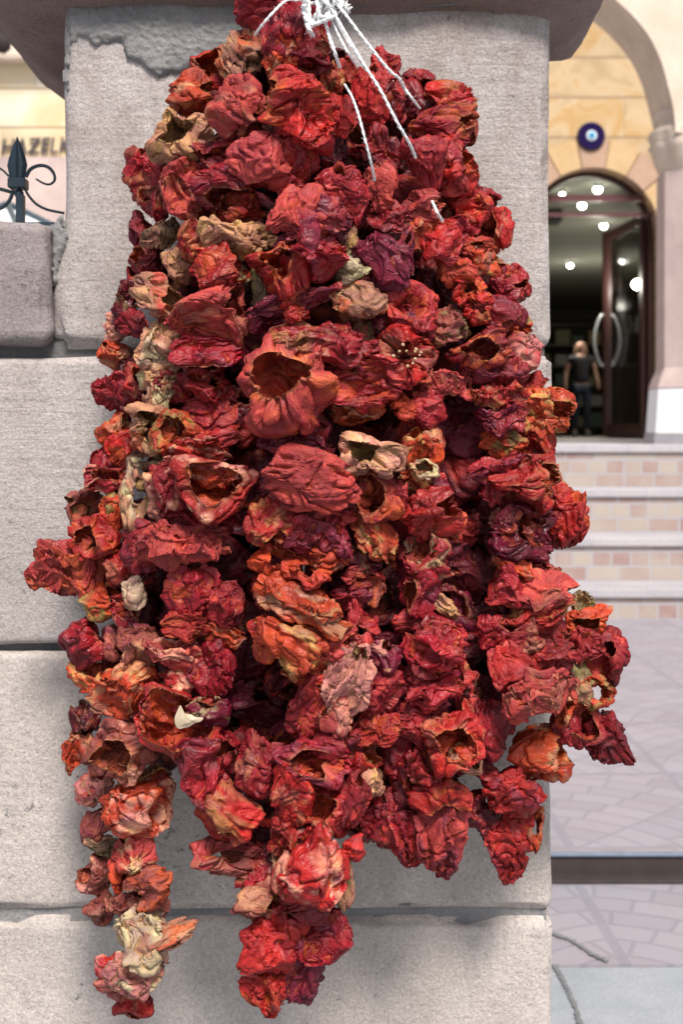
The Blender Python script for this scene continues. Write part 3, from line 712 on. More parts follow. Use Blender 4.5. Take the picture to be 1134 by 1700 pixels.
AX = dict(b=None, c=(-.1, -1, .15), l=(-.85, -.55, .25), r=(.85, -.5, .25), u=(.1, -.45, 1), n=(0, -.5, -1), s=None, w=(0, -.15, 1), g=(.1, -1, .2), k=(.5, -.8, .3), v=(.2, -.4, 1), q=(.9, -.3, .2), x=None)
def smooth(a, b, x):
    t = np.clip((x-a)/(b-a), 0, 1); return t*t*(3-2*t)
def make_pepper(name, px, py, w, h, colc, acc, kind, Y, seed, tilt=0, big=1.0, bare=False):
    rs = np.random.RandomState(seed)
    size = (w+h)/2
    nv = int(np.clip(size*(1.35 if not bare else .6), 40, 150)); no = int(nv*.55)
    ring_ = kind in 'gk'
    mouth = dict(b=.35, c=.85, l=.8, r=.8, u=.7, n=.7, s=.5, w=.5, g=.75, k=.8, v=.5, q=.8, x=.55)[kind]*rs.uniform(.85, 1.15)
    if w*h > 15000 and kind in 'cl': mouth = 1.12
    bot = math.pi-(.75 if ring_ else .02)
    th_o = np.linspace(bot, mouth, no); th_i = np.linspace(mouth, bot, int(no*.55))[1:]
    th = np.concatenate([th_o, th_i]); inner = np.concatenate([np.zeros(no), np.ones(len(th_i))])
    nu = len(th); ph = np.linspace(0, 2*math.pi, nv, endpoint=False)
    T, PHI = np.meshgrid(th, ph, indexing='ij'); IN = np.repeat(inner[:, None], nv, 1)
    T = T.ravel(); PHI = PHI.ravel(); IN = IN.ravel(); IN2 = IN*smooth(mouth, mouth+.25, T)
    u0 = np.stack([np.sin(T)*np.cos(PHI), np.sin(T)*np.sin(PHI), np.cos(T)], 1)
    nl = rs.randint(3, 5); ph0 = rs.uniform(0, 6.28)
    rad = 1+.10*np.cos(nl*PHI+ph0)*np.sin(T)+.05*np.cos(2*nl*PHI+ph0*2)
    rim = np.exp(-((T-mouth)/.28)**2)
    p = u0*rad[:, None]
    el = dict(b=1, c=.9, l=1, r=1, u=1.1, n=1.1, s=1.5, w=1.7, g=.55, k=.7, v=1.7, q=1.1, x=1)[kind]
    p[:, 2] *= el
    if kind == 'w': p[:, :2] *= (.55+.5*smooth(-1.1, .5, p[:, 2]/el))[:, None]
    flare = rs.uniform(-.35, .15) if kind not in 'clrun' else rs.uniform(-.15, .2)
    p[:, :2] *= (1+flare*rim)[:, None]
    p[:, 2] += rim*.11*np.sin(2*PHI+rs.uniform(0, 6))+rim*.04*np.sin(5*PHI+rs.uniform(0, 6))
    lip = np.exp(-((T-mouth)/.20)**2); p[:, :2] *= (1-.26*lip)[:, None]; p[:, 2] -= .10*lip
    thk = .15 if not ring_ else .28
    p *= (1-thk*IN2)[:, None]
    so = seed*.731 % 50
    # collapse: deep dents that carry both walls
    nd = {'b': 4, 's': 3, 'x': 5, 'c': 3}.get(kind, 4)+rs.randint(0, 2)
    if w*h > 15000 and kind in 'cl': nd = 1
    for k in range(nd):
        d = rs.normal(size=3); d /= np.linalg.norm(d)
        a = rs.uniform(.18, .44)*(1.25 if kind == 'x' else 1); c0 = rs.uniform(.45, .75)
        f = smooth(c0, 1, (u0 @ d)); p -= d[None]*(a*f)[:, None]
    # long folds running from shoulder to tip
    kf = rs.randint(5, 9); wn_ = pn(u0*1.1, so)
    fold = .64+.5*np.sin(kf*PHI+wn_*5+ph0)+.2*np.sin(2*kf*PHI+wn_*9)
    amp = dict(s=.11, v=.12, w=.13, q=.05, c=.03, x=.04).get(kind, .045)
    p += u0*((fold-.6)*amp*2*np.sin(T)*(1-.8*rim)*(1-.3*IN2))[:, None]
    # crumple by warping space
    p += vn(p*.95, so+1)*.22
    if kind == 's': p[:, 1] *= .45; p += vn(p*1.1, so+5)*.25
    p += vn(p*2.1, so+2)*.05
    def ridge(q, s_, e=1.0): return (1-np.abs(pn(q, s_))*2.2)
    rq = np.array(Matrix.Rotation(rs.uniform(0, 6), 3, Vector(rs.normal(size=3))))
    uu = (u0*np.array([1, 1, el])) @ rq.T; uu[:, 0] += IN2*0
    q = uu*np.array([2.2, 1.9, 1.1])+vn(uu*1.3, so+8)*.6
    r3 = ridge(q, so+3); r4 = ridge(q*2.3, so+4); r5 = ridge(q*4.6+1.7, so+6)
    an = rs.rand() < .5
    q6 = uu*(np.array([8.5, 7.0, 3.6]) if an else np.array([5.5, 7, 9]))+vn(uu*2.2, so+9)*1.0
    r6 = ridge(q6, so+7); r7 = ridge(q6*2.1, so+10)
    crease = smooth(.58, 1, r3)+.18*smooth(.62, 1, r4)
    def normals(p):
        G = p.reshape(nu, nv, 3); a = np.roll(G, -1, 1)-np.roll(G, 1, 1); b = np.gradient(G, axis=0); N_ = np.cross(b, a)
        for _ in range(3): N_ = N_+.5*(np.roll(N_, 1, 1)+np.roll(N_, -1, 1)); N_[1:-1] = N_[1:-1]+.5*(N_[2:]+N_[:-2])
        N_ /= np.maximum(np.linalg.norm(N_, axis=2), 1e-9)[..., None]; N_ = N_.reshape(-1, 3)
        mid = slice(int(no*.4)*nv, int(no*.6)*nv)
        s_ = np.sign((N_[mid]*u0[mid]).sum())
        # one shell direction for both walls, so the skin keeps its thickness
        return N_*s_*np.where(IN > .5, -1, 1)[:, None]
    nn = normals(p)*(1-.6*lip)[:, None]+u0*(.15*lip)[:, None]
    p += nn*(-.19*crease*(1-.4*IN2))[:, None]
    nn = normals(p)*(1-.6*lip)[:, None]
    p += nn*((-.008*np.clip(r5, -.5, 1)+.012*np.clip(r6, -.5, 1)+.006*np.clip(r7, -.6, 1))*(1-.35*IN2))[:, None]
    # orientation
    ax = AX[kind]
    if ax is None:
        if kind == 's': ax = Vector((1, rs.uniform(-.4, .4), rs.uniform(-.2, .2)))
        else: ax = Vector((rs.uniform(-1, 1), rs.uniform(-.7, .5), rs.uniform(-.6, .8)))
    if w*h > 15000 and kind == 'l': ax = Vector((-.30, -1, .30))
    ax = (Vector(ax)+Vector(rs.uniform(-.22, .22, 3))).normalized()
    if kind == 's': M = np.array(Matrix.Rotation(rs.uniform(-.3, .3), 3, 'X') @ Vector((0, 0, 1)).rotation_difference(ax).to_matrix() @ Matrix.Rotation(math.pi/2, 3, 'Z'))
    else: M = np.array(Vector((0, 0, 1)).rotation_difference(ax).to_matrix() @ Matrix.Rotation(rs.uniform(0, 6.28), 3, 'Z'))
    p = p @ M.T
    a_ = R(tilt); c_, s_ = math.cos(a_), math.sin(a_)
    sc = Y/F
    # box fit first in the tilted frame
    W_, H_ = w*sc, h*sc
    lo = np.percentile(p, 1.0, axis=0); hi = np.percentile(p, 99.0, axis=0)
    p = (p-(lo+hi)/2)/(hi-lo)
    D_ = .82*math.sqrt(W_*H_) if kind not in 'sv' else .62*math.sqrt(W_*H_)
    dims = np.array([W_, max(D_, .018), H_]); p = p*dims
    if tilt: p = p @ np.array([[c_, 0, s_], [0, 1, 0], [-s_, 0, c_]])
    # rest coordinates in metres for the texture
    rest = u0*(W_+H_+D_)/6+np.array([so, so*.3, so*.7])
    # skin colour
    base = np.array(PAL[colc]); ac = np.array(ACC[acc]) if acc != '-' else base
    base = base*rs.uniform(.78, 1.18)
    n1 = pn(u0*1.3, so+11); n2 = pn(u0*3.1, so+12); n3 = pn(u0*6.5, so+13)
    m = smooth(.08, .5, n1+.45*n2+.25*n3+(.02 if acc != '-' else -1))*(.8 if acc != '-' else 0)
    if colc in 'RCKMD' and acc in 'gytw': m = m*.55
    tip = smooth(.75, .97, u0 @ (lambda d: d/np.linalg.norm(d))(rs.normal(size=3)*[1, .3, 1]+[0, -.6, 0]) + .12*n3)*(.9 if acc != '-' else .0)
    m = np.maximum(m, tip*(.6 if colc in 'RCKMD' else 1))[:, None]
    col = base*(1-m)+ac*m
    hue = smooth(-.3, .5, n2)[:, None]
    if colc in 'RCKOM': col = col*(1-hue*.35)+np.array([col[:, 0]*1.12, col[:, 1]*1.4+.004, col[:, 2]*.9]).T*hue*.35
    if colc in 'RCK': col = col*(1-.4*smooth(.1, .5, n1*.7-n3*.5)[:, None])+np.array([.20, .014, .035])*.4*smooth(.1, .5, n1*.7-n3*.5)[:, None]
    inn = base*.55+np.array([.42, .07, .018])*.45
    if colc in 'TWPB': inn = np.array([.36, .19, .09])
    if colc in 'DM': inn = np.array([.22, .03, .02])
    col = col*(1-IN2[:, None])+inn*IN2[:, None]
    rimc = np.exp(-((T-mouth)/.09)**2)[:, None]*.22*(1 if kind in 'clrun' else .3)
    col = col*(1-rimc)+np.array([.58, .30, .12])*rimc
    fz = np.clip(rs.uniform(.2, .9)+(.4 if colc in 'TWPUK' else 0)-(.35 if colc in 'DM' else 0), 0, 1.2)
    # mesh
    n = nu*nv; i = np.arange(nu-1)[:, None]*nv; j = np.arange(nv)[None]; j2 = (j+1) % nv
    quads = np.stack([i+j, i+j2, i+nv+j2, i+nv+j], -1).reshape(-1, 4)
    if ring_:
        a0 = (nu-1)*nv+j; b0 = (nu-1)*nv+j2; quads = np.concatenate([quads, np.stack([a0, b0, j2+0*j, j+0*j2], -1).reshape(-1, 4)])
    if bare: return p+np.array(P(px, py, Y)), quads, rest, np.clip(col, 0, 1), np.full(n, fz)
    return finish(name, p, quads, rest, np.clip(col, 0, 1), np.full(n, fz), P(px, py, Y)), ax
def finish(name, p, quads, rest, col, fzv, loc):
    n = len(p)
    me = bpy.data.meshes.new(name); me.vertices.add(n); me.vertices.foreach_set('co', p.astype(np.float32).ravel())
    me.loops.add(quads.size); me.loops.foreach_set('vertex_index', quads.astype(np.int32).ravel())
    me.polygons.add(len(quads)); me.polygons.foreach_set('loop_start', np.arange(0, quads.size, 4, dtype=np.int32))
    me.update(calc_edges=True); me.polygons.foreach_set('use_smooth', [True]*len(quads))
    at = me.attributes.new('rest', 'FLOAT_VECTOR', 'POINT'); at.data.foreach_set('vector', rest.astype(np.float32).ravel())
    at = me.attributes.new('skin', 'FLOAT_COLOR', 'POINT'); at.data.foreach_set('color', np.concatenate([col, np.ones((n, 1))], 1).astype(np.float32).ravel())
    at = me.attributes.new('fz', 'FLOAT', 'POINT'); at.data.foreach_set('value', fzv.astype(np.float32))
    o = link(name, me, M_PEP); o.location = loc
    return o
STR = dict(H='heap below the knot', A='farthest left strand', B='left strand with pale tail', C='third strand from left',
           E='middle strand with double tail', F='strand right of the middle', G='lower strand right of middle', I='long right strand', J='outermost right strand')
TAB = {
'H': '''
470 -22 110 70 C d x 0 -5
442 20 92 76 C r b 0 -18
488 54 94 104 C d b 0 -14
425 66 60 50 R o x 0 0
404 92 88 80 T o s 20 -10
468 88 58 76 O p v 0 -25
525 74 38 40 O t b 0 0
358 120 76 66 R t x 0 -5
515 108 66 46 C m x 0 -10
548 140 40 70 O y v 0 0
640 112 46 62 C r x 0 40
583 134 56 62 R o n 0 10
692 142 62 54 C r x 0 30
325 154 84 74 O t r 0 -5
484 158 104 84 R o l 10 -30
565 192 50 66 R r b 0 0
614 158 52 92 R c v 0 10
666 168 44 78 D r v 0 30
747 168 78 62 R y b 0 -10
394 176 92 88 K t b 20 -25
510 206 92 86 R c x 0 -20
735 212 102 68 C o r 0 -15
300 228 98 86 T y c 0 -15
548 252 48 78 D r x 0 20
396 226 84 44 C t x 20 0
600 236 60 60 D r b 0 40
634 252 58 78 C d x 0 25
432 264 96 76 K c x 0 -25
352 262 72 48 C d x 0 0
495 265 56 84 R c v 0 -10
245 290 68 86 C t v 10 10
704 270 72 86 C r q 0 -20
752 278 78 88 R c q 0 -18
''',
'A': '''
234 384 40 60 C m x 0 20
242 430 54 66 C d x 0 15
212 496 46 58 D g x 0 20
196 545 46 46 P t x 0 25
222 538 62 40 C d s 0 15
192 590 54 48 O t b 0 25
228 630 44 60 R t k 0 0
196 655 84 60 C d s -8 10
190 712 58 60 O t x 0 15
212 745 60 56 R o x 0 5
186 765 62 62 C r x 0 20
183 795 76 46 C p g 0 10
190 848 50 60 O g x 0 15
140 845 54 64 U g x 0 25
155 893 78 70 R o c 20 -5
120 950 134 104 K o s 22 10
168 1000 62 58 O g x 0 15
143 1067 80 74 C d q 0 10
150 1125 68 44 O y x 0 15
192 1068 40 52 U m b 0 10
140 1190 44 56 D t x 0 15
130 1248 44 78 O t w -18 15
170 1256 44 74 U o v 0 15
156 1310 58 54 P r b 0 15
164 1370 54 52 U m x 0 15
172 1402 66 34 B t s 0 10
160 1452 62 58 U p b 0 5
166 1508 52 54 U t b 0 10
''',
'B': '''
266 388 64 42 B t s 0 0
300 440 50 72 T y x 0 0
270 494 98 64 T r r -15 -15
232 470 40 50 C d x 0 30
262 578 68 78 T w b 0 -12
262 626 62 40 T w n 0 -5
266 656 54 56 T w s 20 -10
262 712 92 76 T o c 0 -10
290 716 78 66 O g x 0 -25
246 760 50 38 T w k 0 0
232 822 62 108 T w k 0 -5
196 945 44 52 R t x 0 10
222 985 38 52 W t b 0 -20
212 1010 54 60 C p g 0 0
225 1055 52 54 U m b 0 -5
232 1090 52 80 U t b -20 -15
208 1145 108 82 O t b 15 -20
206 1246 114 96 U p b 0 -25
262 1190 44 50 T w b 0 0
236 1298 80 44 T y s 10 0
230 1342 114 84 O p b 12 -20
222 1412 66 66 K w x 0 -15
200 1455 38 62 O r x 0 -15
247 1470 76 74 U o b 35 -10
226 1508 92 60 U t s 0 0
236 1558 92 84 W t b -25 -20
284 1550 40 76 T o s -58 -15
222 1618 84 72 P w b 0 -15
196 1630 64 96 R p w 0 5
222 1670 60 44 R t n 0 5
''',
'C': '''
305 315 76 92 K t x 0 -15
372 305 98 68 C m n 0 -15
256 332 52 62 C t l 0 10
346 355 62 42 O t x 0 10
398 350 72 58 R o x 0 0
330 400 58 70 R y u 0 -10
392 396 112 62 T y u -8 -8
362 448 90 78 R o q 0 -22
398 462 40 50 B r x 0 0
342 522 124 104 K t q 12 -30
345 590 104 66 C m n 0 -20
290 640 60 56 C t x 0 0
345 636 74 58 C r k 0 -5
340 685 104 62 C r s 15 0
350 728 94 46 R c s 0 -5
395 690 80 90 D r b 0 30
322 752 106 50 R p s 8 -20
284 815 78 104 C p v 0 -20
350 812 122 92 R p c -10 -32
330 862 120 46 C d s 0 -5
300 905 136 76 K r s -12 -32
238 910 68 88 C m v 0 -15
318 985 84 86 C o v 0 -18
372 1005 66 78 C r v 20 -8
312 1036 76 50 R o x 0 -20
370 1050 68 44 O t s 0 0
293 1088 90 66 K p s 15 -20
350 1110 70 92 C d b 0 -8
300 1130 60 50 R p x 0 -10
296 1200 132 104 R c c -30 -32
348 1178 66 52 M w u 0 -20
345 1272 112 108 C d x -20 -20
432 1268 72 100 C t x 0 -10
385 1356 110 84 R g x -30 -18
372 1422 100 62 U c k 10 -5
424 1458 62 56 C t n 0 0
416 1400 70 90 D c x 0 30
''',
'E': '''
460 300 92 56 R c x 0 -5
570 326 72 98 C r v 20 -10
498 346 92 84 K c s -10 -30
548 360 66 70 M c x 0 -25
518 412 106 98 C m x 0 -38
478 450 86 96 R o c 35 -28
436 474 36 74 B g x 0 -10
488 502 140 38 M c s 8 -22
450 530 70 56 M c k 0 -8
492 520 38 34 R o b 0 -30
522 566 146 64 C y s -14 -32
590 600 100 62 C m x 0 -15
608 638 106 86 C r x 0 -22
505 600 60 50 R o x 0 0
480 646 142 146 K o l 0 -42
592 680 78 46 O t n 0 -10
440 615 62 60 D r x 0 30
492 728 116 62 M c s -8 -12
514 796 142 96 K r b -8 -38
470 800 80 80 M c v 30 -12
520 850 132 52 C r s -10 -20
448 868 78 78 R y x 20 -28
528 892 118 72 C m s -30 -24
458 925 84 66 O r k 0 -20
512 940 84 70 O r g 0 -28
548 922 62 60 O t k -10 -22
500 1004 148 76 O t s -6 -36
448 975 56 60 C r x 0 -18
478 1074 112 94 O y w -25 -34
440 1060 46 70 R o x 0 -20
552 1078 92 46 K c s 22 -28
528 1120 76 30 R o k 15 -22
577 1132 74 122 P p v -12 -34
512 1175 58 112 C r v -10 -22
556 1180 62 62 K p x 0 -25
560 1235 76 60 C m x 0 -18
520 1262 112 66 C m x -15 -26
488 1318 62 110 R t v 10 -30
540 1345 74 70 R t c 0 -20
582 1338 54 116 C r v -8 -24
586 1408 38 38 R c b 0 -18
520 1438 106 124 R p b -12 -36
470 1380 44 80 R t x 0 -15
470 1440 36 70 B t x 0 0
566 1455 40 92 T g x 0 -8
508 1495 76 62 C d b 0 -20
430 1502 78 74 U t r 0 -14
444 1578 84 86 R c b 0 -16
438 1650 64 78 R o w 0 -10
532 1552 96 82 C m x 15 -5
503 1622 62 92 M d v 0 -8
480 1530 60 60 R c x 0 -8
''',
'F': '''
632 310 48 78 K c v 0 -5
650 362 76 52 C d s 15 0
578 400 30 44 T y v 0 0
634 436 96 78 M m s -10 -14
670 425 26 82 M c v -8 -22
582 446 60 52 B w x 0 -10
598 498 84 62 T o x -18 -18
656 487 50 48 R c x 0 0
684 512 78 80 C r x 0 -10
654 540 80 42 M c s 0 0
600 560 46 46 B r x 0 0
700 555 50 66 C r x 0 5
672 594 106 92 R t g 0 -22
730 640 70 46 K t s 25 -5
655 715 50 60 D r x 0 30
702 680 74 62 C r b 0 -12
670 675 36 40 O r b 0 -18
614 762 106 72 T p b -22 -28
690 742 48 58 O y u 0 -15
716 744 42 64 O t x 0 -12
703 778 52 34 W t c -20 -18
690 800 56 40 O y s 0 -10
625 822 80 92 C o c 0 -15
664 830 26 60 C r v 0 -22
720 808 50 50 M r x 0 5
714 855 98 78 R c q 8 -24
752 872 44 52 R o k 0 -12
620 888 86 60 O y s -28 -15
600 925 64 46 M t s 0 0
604 958 66 44 C r k 0 -8
620 982 36 40 U o x 0 0
582 990 62 46 C m b 0 -5
600 1035 54 84 C r k 0 -12
''',
'G': '''
710 915 74 82 C w x 0 -15
700 975 70 80 C m b 20 -8
738 1005 56 26 T y s -30 -12
696 1028 84 46 C r s 0 0
722 1072 94 86 C r x 0 -26
700 1112 44 52 C r b 0 -14
756 1118 56 58 R y g 0 -12
720 1150 92 54 C r s 0 -18
700 1180 80 42 C d s 10 -4
636 1095 64 62 M p b 0 -15
634 1150 74 72 C r v 10 -17
622 1210 78 52 R o s -5 -18
600 1252 60 60 R r x 0 -8
606 1300 54 60 T y x -35 -8
660 1250 60 70 C d x 0 15
696 1215 96 62 C r s 18 -8
670 1300 60 70 D r x 0 15
752 1232 94 98 R t c 0 -30
766 1262 66 50 T y b 0 -36
774 1192 26 60 R t v 15 -12
700 1270 70 90 C r x 0 -6
732 1316 94 58 R o x 0 -20
640 1360 70 100 C d v 10 8
668 1392 62 92 C r w 0 0
690 1400 46 70 R r w 10 4
733 1392 86 124 K m w 22 -20
''',
'I': '''
700 343 60 54 K r q 0 -12
735 402 66 72 R c x 0 -18
696 388 36 54 O t v 0 -10
764 395 50 62 C r x 0 0
782 350 66 56 R o x 0 -6
806 335 46 44 C d b 0 10
770 385 50 40 R c x 0 5
822 388 54 76 R t l 0 0
790 412 62 34 O r k 15 -18
760 446 64 52 O r s 10 -15
799 440 26 50 O t v -10 -24
828 440 46 46 O y k 0 -10
778 478 52 54 R o g 0 -20
796 512 56 54 R y g 0 -22
845 480 64 72 C r x 0 -10
735 490 56 52 D b x 0 30
742 542 70 62 U g b 0 -5
706 480 40 60 D r b 0 35
838 536 72 72 C m x -30 -18
862 542 40 36 O g g 0 -24
792 584 98 62 C o x 15 -15
868 585 62 70 P r x 0 -22
828 612 88 56 C m x -10 -18
830 656 84 44 R y s -8 -24
776 640 32 50 C r k 0 -5
832 694 78 56 M c s 5 -20
880 640 50 46 R r s 0 -10
838 738 74 46 O g x 0 -8
888 735 64 62 R o x 0 0
902 752 30 46 B g x 0 0
824 778 90 50 C m s -8 -15
872 802 112 88 R t r 0 -28
826 805 60 52 C d s 30 -12
866 885 100 92 M d k 0 -20
836 875 38 76 D t v 0 -10
852 936 66 44 O t s -6 -22
902 944 56 42 R t k 0 -12
836 970 58 62 C r x 0 -16
888 985 128 66 K t s 5 -32
892 1020 118 50 R y s 12 -26
820 1050 54 56 C r x 0 0
866 1052 72 56 C t b 15 -15
918 1062 80 74 C r q 0 -24
852 1105 74 76 R c n 15 -20
892 1150 124 74 K t s 28 -38
912 1106 70 50 C c b 0 -8
935 1165 48 78 O t k -15 -18
940 1205 50 56 C c b 0 -5
815 1205 76 92 C d x 0 10
780 1160 60 80 D r x 0 25
896 1252 96 82 O t x 0 -5
855 1308 92 82 R m b -20 -10
858 1340 70 40 R t s 0 -8
800 1280 64 44 C d s 0 12
784 1345 50 56 D r x 0 15
810 1365 48 64 D r x 0 12
848 1402 66 118 R c w 15 -8
882 1372 42 76 O t g 0 -4
''',
'J': '''
905 676 92 66 O y r -14 -20
892 705 62 44 O y s 0 -14
920 830 58 60 R c b 0 5
940 860 66 96 R o b -10 0
893 700 40 40 O r b 0 -5
966 1006 40 46 B g x 0 0
978 1030 72 52 O t c 25 -12
966 1068 66 56 C r x 0 -5
1002 1092 76 92 C r b 0 -12
962 1122 42 50 B g x 0 -5
990 1150 66 54 O g k -15 -12
968 1150 34 34 T g x 0 -15
966 1198 70 74 C r b 0 -8
1008 1226 92 72 C d b -38 -14
'''}
def hw_c(y):
    ys = [0, 100, 250, 450, 700, 950, 1150, 1300, 1450, 1700]
    L = [430, 350, 245, 205, 170, 100, 120, 140, 140, 160]; Rr = [600, 680, 790, 860, 900, 940, 1010, 900, 800, 560]
    l = np.interp(y, ys, L); r = np.interp(y, ys, Rr); return (r-l)/2, (l+r)/2
def depth(x, y):
    hw, c = hw_c(y); t = min(1.1, abs(x-c)/hw)
    return 1.262+.085*t*t+(.03 if y < 150 else 0)
ordw = ['first', 'second', 'third', 'fourth', 'fifth', 'sixth', 'seventh', 'eighth', 'ninth', 'tenth', 'eleventh', 'twelfth', 'thirteenth', 'fourteenth', 'fifteenth', 'sixteenth', 'seventeenth', 'eighteenth', 'nineteenth', 'twentieth']
tens = {20: 'twenty', 30: 'thirty', 40: 'forty', 50: 'fifty', 60: 'sixty'}
def ordinal(n):
    if n <= 20: return ordw[n-1]
    if n % 10 == 0: return {30: 'thirtieth', 40: 'fortieth', 50: 'fiftieth', 60: 'sixtieth'}[n]
    return tens[n//10*10]+'-'+ordw[n % 10-1]
GRP = 'dried peppers strung in the hanging bunch'
ALL = []; seed = 100
FULL = True
for key, tab in TAB.items():
    rows = [l.split() for l in tab.strip().splitlines()]; rows.sort(key=lambda r: float(r[1])); n = len(rows)
    for i, r in enumerate(rows):
        seed += 1; x, y, w, h = map(float, r[:4]); c, a, k = r[4:7]; tilt = float(r[7]); dz = float(r[8])/1000
        if a == 'b': a = 't'
        if k in 'xb' and seed % 5 == 0 and min(w, h) > 52: k = 'clrn'[(seed//3) % 4]
        o, ax = make_pepper('dried_pepper', x, y, w*1.06, h*1.05, c, a, k, depth(x, y)+dz, seed, tilt)
        pos = ('topmost' if i == 0 else 'lowest' if i == n-1 else ordinal(i+1)+' from top' if i < n/2 else ordinal(n-i)+' from bottom')
        size = 'large' if w*h > 9500 else 'small' if w*h < 2600 else ''
        lab = f"{size} {CN[c]} {SN[k]} dried pepper, {pos} in the {STR[key]}".strip()
        if len(lab.replace('-', ' ').split()) > 16: lab = f"{CN[c]} {SN[k]} pepper, {pos} in the {STR[key]}"
        prop(o, lab, 'dried pepper', GRP); ALL.append((x, y, w, h, o, ax, key, i, lab))
# seeds, flesh and calyx where the photograph shows them
def near(x, y): return min(ALL, key=lambda q: (q[0]-x)**2+(q[1]-y)**2)[4]
def child(name, pts, o, mat, rad):
    bm = bmesh.new(); rr = random.Random(int(pts[0][0]))
    for (x, y, dy) in pts:
        Yc = o.location.y+dy
        bmesh.ops.create_icosphere(bm, subdivisions=2, radius=rad*rr.uniform(.7, 1.2), matrix=Matrix.Translation(P(x, y, Yc)) @ Matrix.Rotation(rr.uniform(0, 3), 4, 'Y') @ Matrix.Diagonal((1, .5, .8, 1)))
    vv = np.array([v.co[:] for v in bm.verts]); d_ = vn(vv*260, 2)*rad*.35
    for v, q in zip(bm.verts, d_): v.co += Vector(q)
    c = obj(name, bm, mat, None, True); c.parent = o; c.matrix_parent_inverse = Matrix.Translation(o.location).inverted(); return c
rr = random.Random(8)
child('seed_cluster', [(680+rr.gauss(0, 15), 580+rr.gauss(0, 9), -.030) for _ in range(13)], near(672, 594), M_FLESH, .0017)
def flesh(name, poly, o, dy, mat):
    """a torn crinkled flap, thick, following the pepper"""
    bm = bmesh.new(); cx_ = sum(p[0] for p in poly)/len(poly); cy_ = sum(p[1] for p in poly)/len(poly); Yc = o.location.y+dy; prev = None; n = len(poly); rings = []
    for s_ in (1, .8, .55, .3):
        rings.append([bm.verts.new(P(cx_+(p[0]-cx_)*s_, cy_+(p[1]-cy_)*s_, Yc-.004*(1-s_)+rr.uniform(-.0012, .0012))) for p in poly])
    for A_, B_ in zip(rings[:-1], rings[1:]):
        for k in range(n): bm.faces.new((A_[k], A_[(k+1) % n], B_[(k+1) % n], B_[k]))
    bm.faces.new(rings[-1])
    c = obj(name, bm, mat, None, True); s = c.modifiers.new('t', 'SOLIDIFY'); s.thickness = .0016; s.offset = 1
    s2 = c.modifiers.new('s', 'SUBSURF'); s2.levels = 2; s2.render_levels = 2
    c.parent = o; c.matrix_parent_inverse = Matrix.Translation(o.location).inverted(); return c
M_WFL = mat_plain('white_flesh', (.46, .37, .25), .5, var=.2)
o = near(296, 1200)
flesh('white_flesh', [(287, 1192), (294, 1180), (299, 1166), (303, 1180), (309, 1186), (318, 1184), (326, 1192), (341, 1189), (334, 1200), (322, 1200), (314, 1209), (305, 1208), (298, 1212), (290, 1208)], o, -.036, M_WFL)

# shaded back layer: the peppers half seen in the gaps between the strands
rng = random.Random(21); SIL = [(430, 40), (560, 90), (640, 120), (760, 170), (780, 320), (830, 420), (860, 560), (880, 700), (890, 900), (900, 1000), (960, 1110), (900, 1190), (780, 1240), (700, 1370), (620, 1380), (560, 1400), (480, 1460), (420, 1360), (330, 1290), (290, 1250), (200, 1230), (170, 1130), (175, 950), (205, 800), (215, 600), (255, 450), (280, 330), (330, 220), (370, 130)]
back = []
y = 120
while y < 1400:
    xx = 180+rng.uniform(0, 60)
    while xx < 930:
        px_, py_ = xx+rng.uniform(-16, 16), y+rng.uniform(-18, 18)
        if inpoly(px_, py_, SIL) and pdist(px_, py_, SIL) > 22: back.append((px_, py_))
        xx += 80
    y += 74
acc_ = [[], [], [], [], []]; off = 0
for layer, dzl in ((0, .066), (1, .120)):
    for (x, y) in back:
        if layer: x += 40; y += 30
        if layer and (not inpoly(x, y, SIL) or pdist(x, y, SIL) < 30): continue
        seed += 1; c = rng.choice('CDDDDMM' if not layer else 'DDDM'); k = rng.choice('bxxsvk'); w = rng.uniform(90, 125); h = rng.uniform(80, 110)  # mostly maroon and plum, so the skin colour carries the shade of the gaps
        out = make_pepper('x', x, y, w, h, c, rng.choice('rdot-'), k, min(depth(x, y)+dzl, 1.405), seed, rng.uniform(-30, 30), bare=True)
        out = list(out); out[1] = out[1]+off; off += len(out[0])
        for a, b in zip(acc_, out): a.append(b)
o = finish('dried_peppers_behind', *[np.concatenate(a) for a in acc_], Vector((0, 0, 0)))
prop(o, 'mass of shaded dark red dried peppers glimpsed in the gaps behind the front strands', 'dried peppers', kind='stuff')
print('front', len(ALL), 'behind', len(acc_[0]))

# ------------------------------------------------------------------ white cords
NC = NM('white_cotton_cord'); vv_ = NC.coord('World'); 
M_CORD = NC.out(NC.ramp(NC.noise(vv_, 500, 3), [(.3, (.66, .68, .68)), (.6, (.88, .89, .88))]), .85, NC.bump(NC.noise(vv_, 900, 4, .6), .0009, 1), Specular_IOR_Level=.1)
def cord(name, pts, r, lab, grp='white cords tying the bunch', frays=0, sd=1):
    rr = random.Random(sd); s = spline([P(*p) for p in pts], 22); bm = bmesh.new()
    # two twisted plies
    L = 0; cum = [0]
    for a, b in zip(s[:-1], s[1:]): L += (b-a).length; cum.append(L)
    for ph_ in (0, math.pi):
        q = []
        for i, p in enumerate(s):
            an = cum[i]/.0075*2*math.pi/2+ph_; q.append(p+Vector((math.cos(an)*r*.42, math.sin(an)*r*.42, 0))+Vector([rr.uniform(-1, 1)*r*.08]*3))
        sweep(bm, q, r*.68, 7)
    for k in range(frays):
        i = rr.randrange(len(s)-1); a = s[i]; d = Vector((rr.uniform(-1, 1), rr.uniform(-1, .2), rr.uniform(-1, 1)))*r*rr.uniform(1.2, 3)
        sweep(bm, [a, a+d*.6, a+d+Vector((0, 0, -r*.4))], r*.07, 4)
    o = obj(name, bm, M_CORD, None, True)
    if lab: prop(o, lab, 'cord', grp)
    return o
kY = 1.235
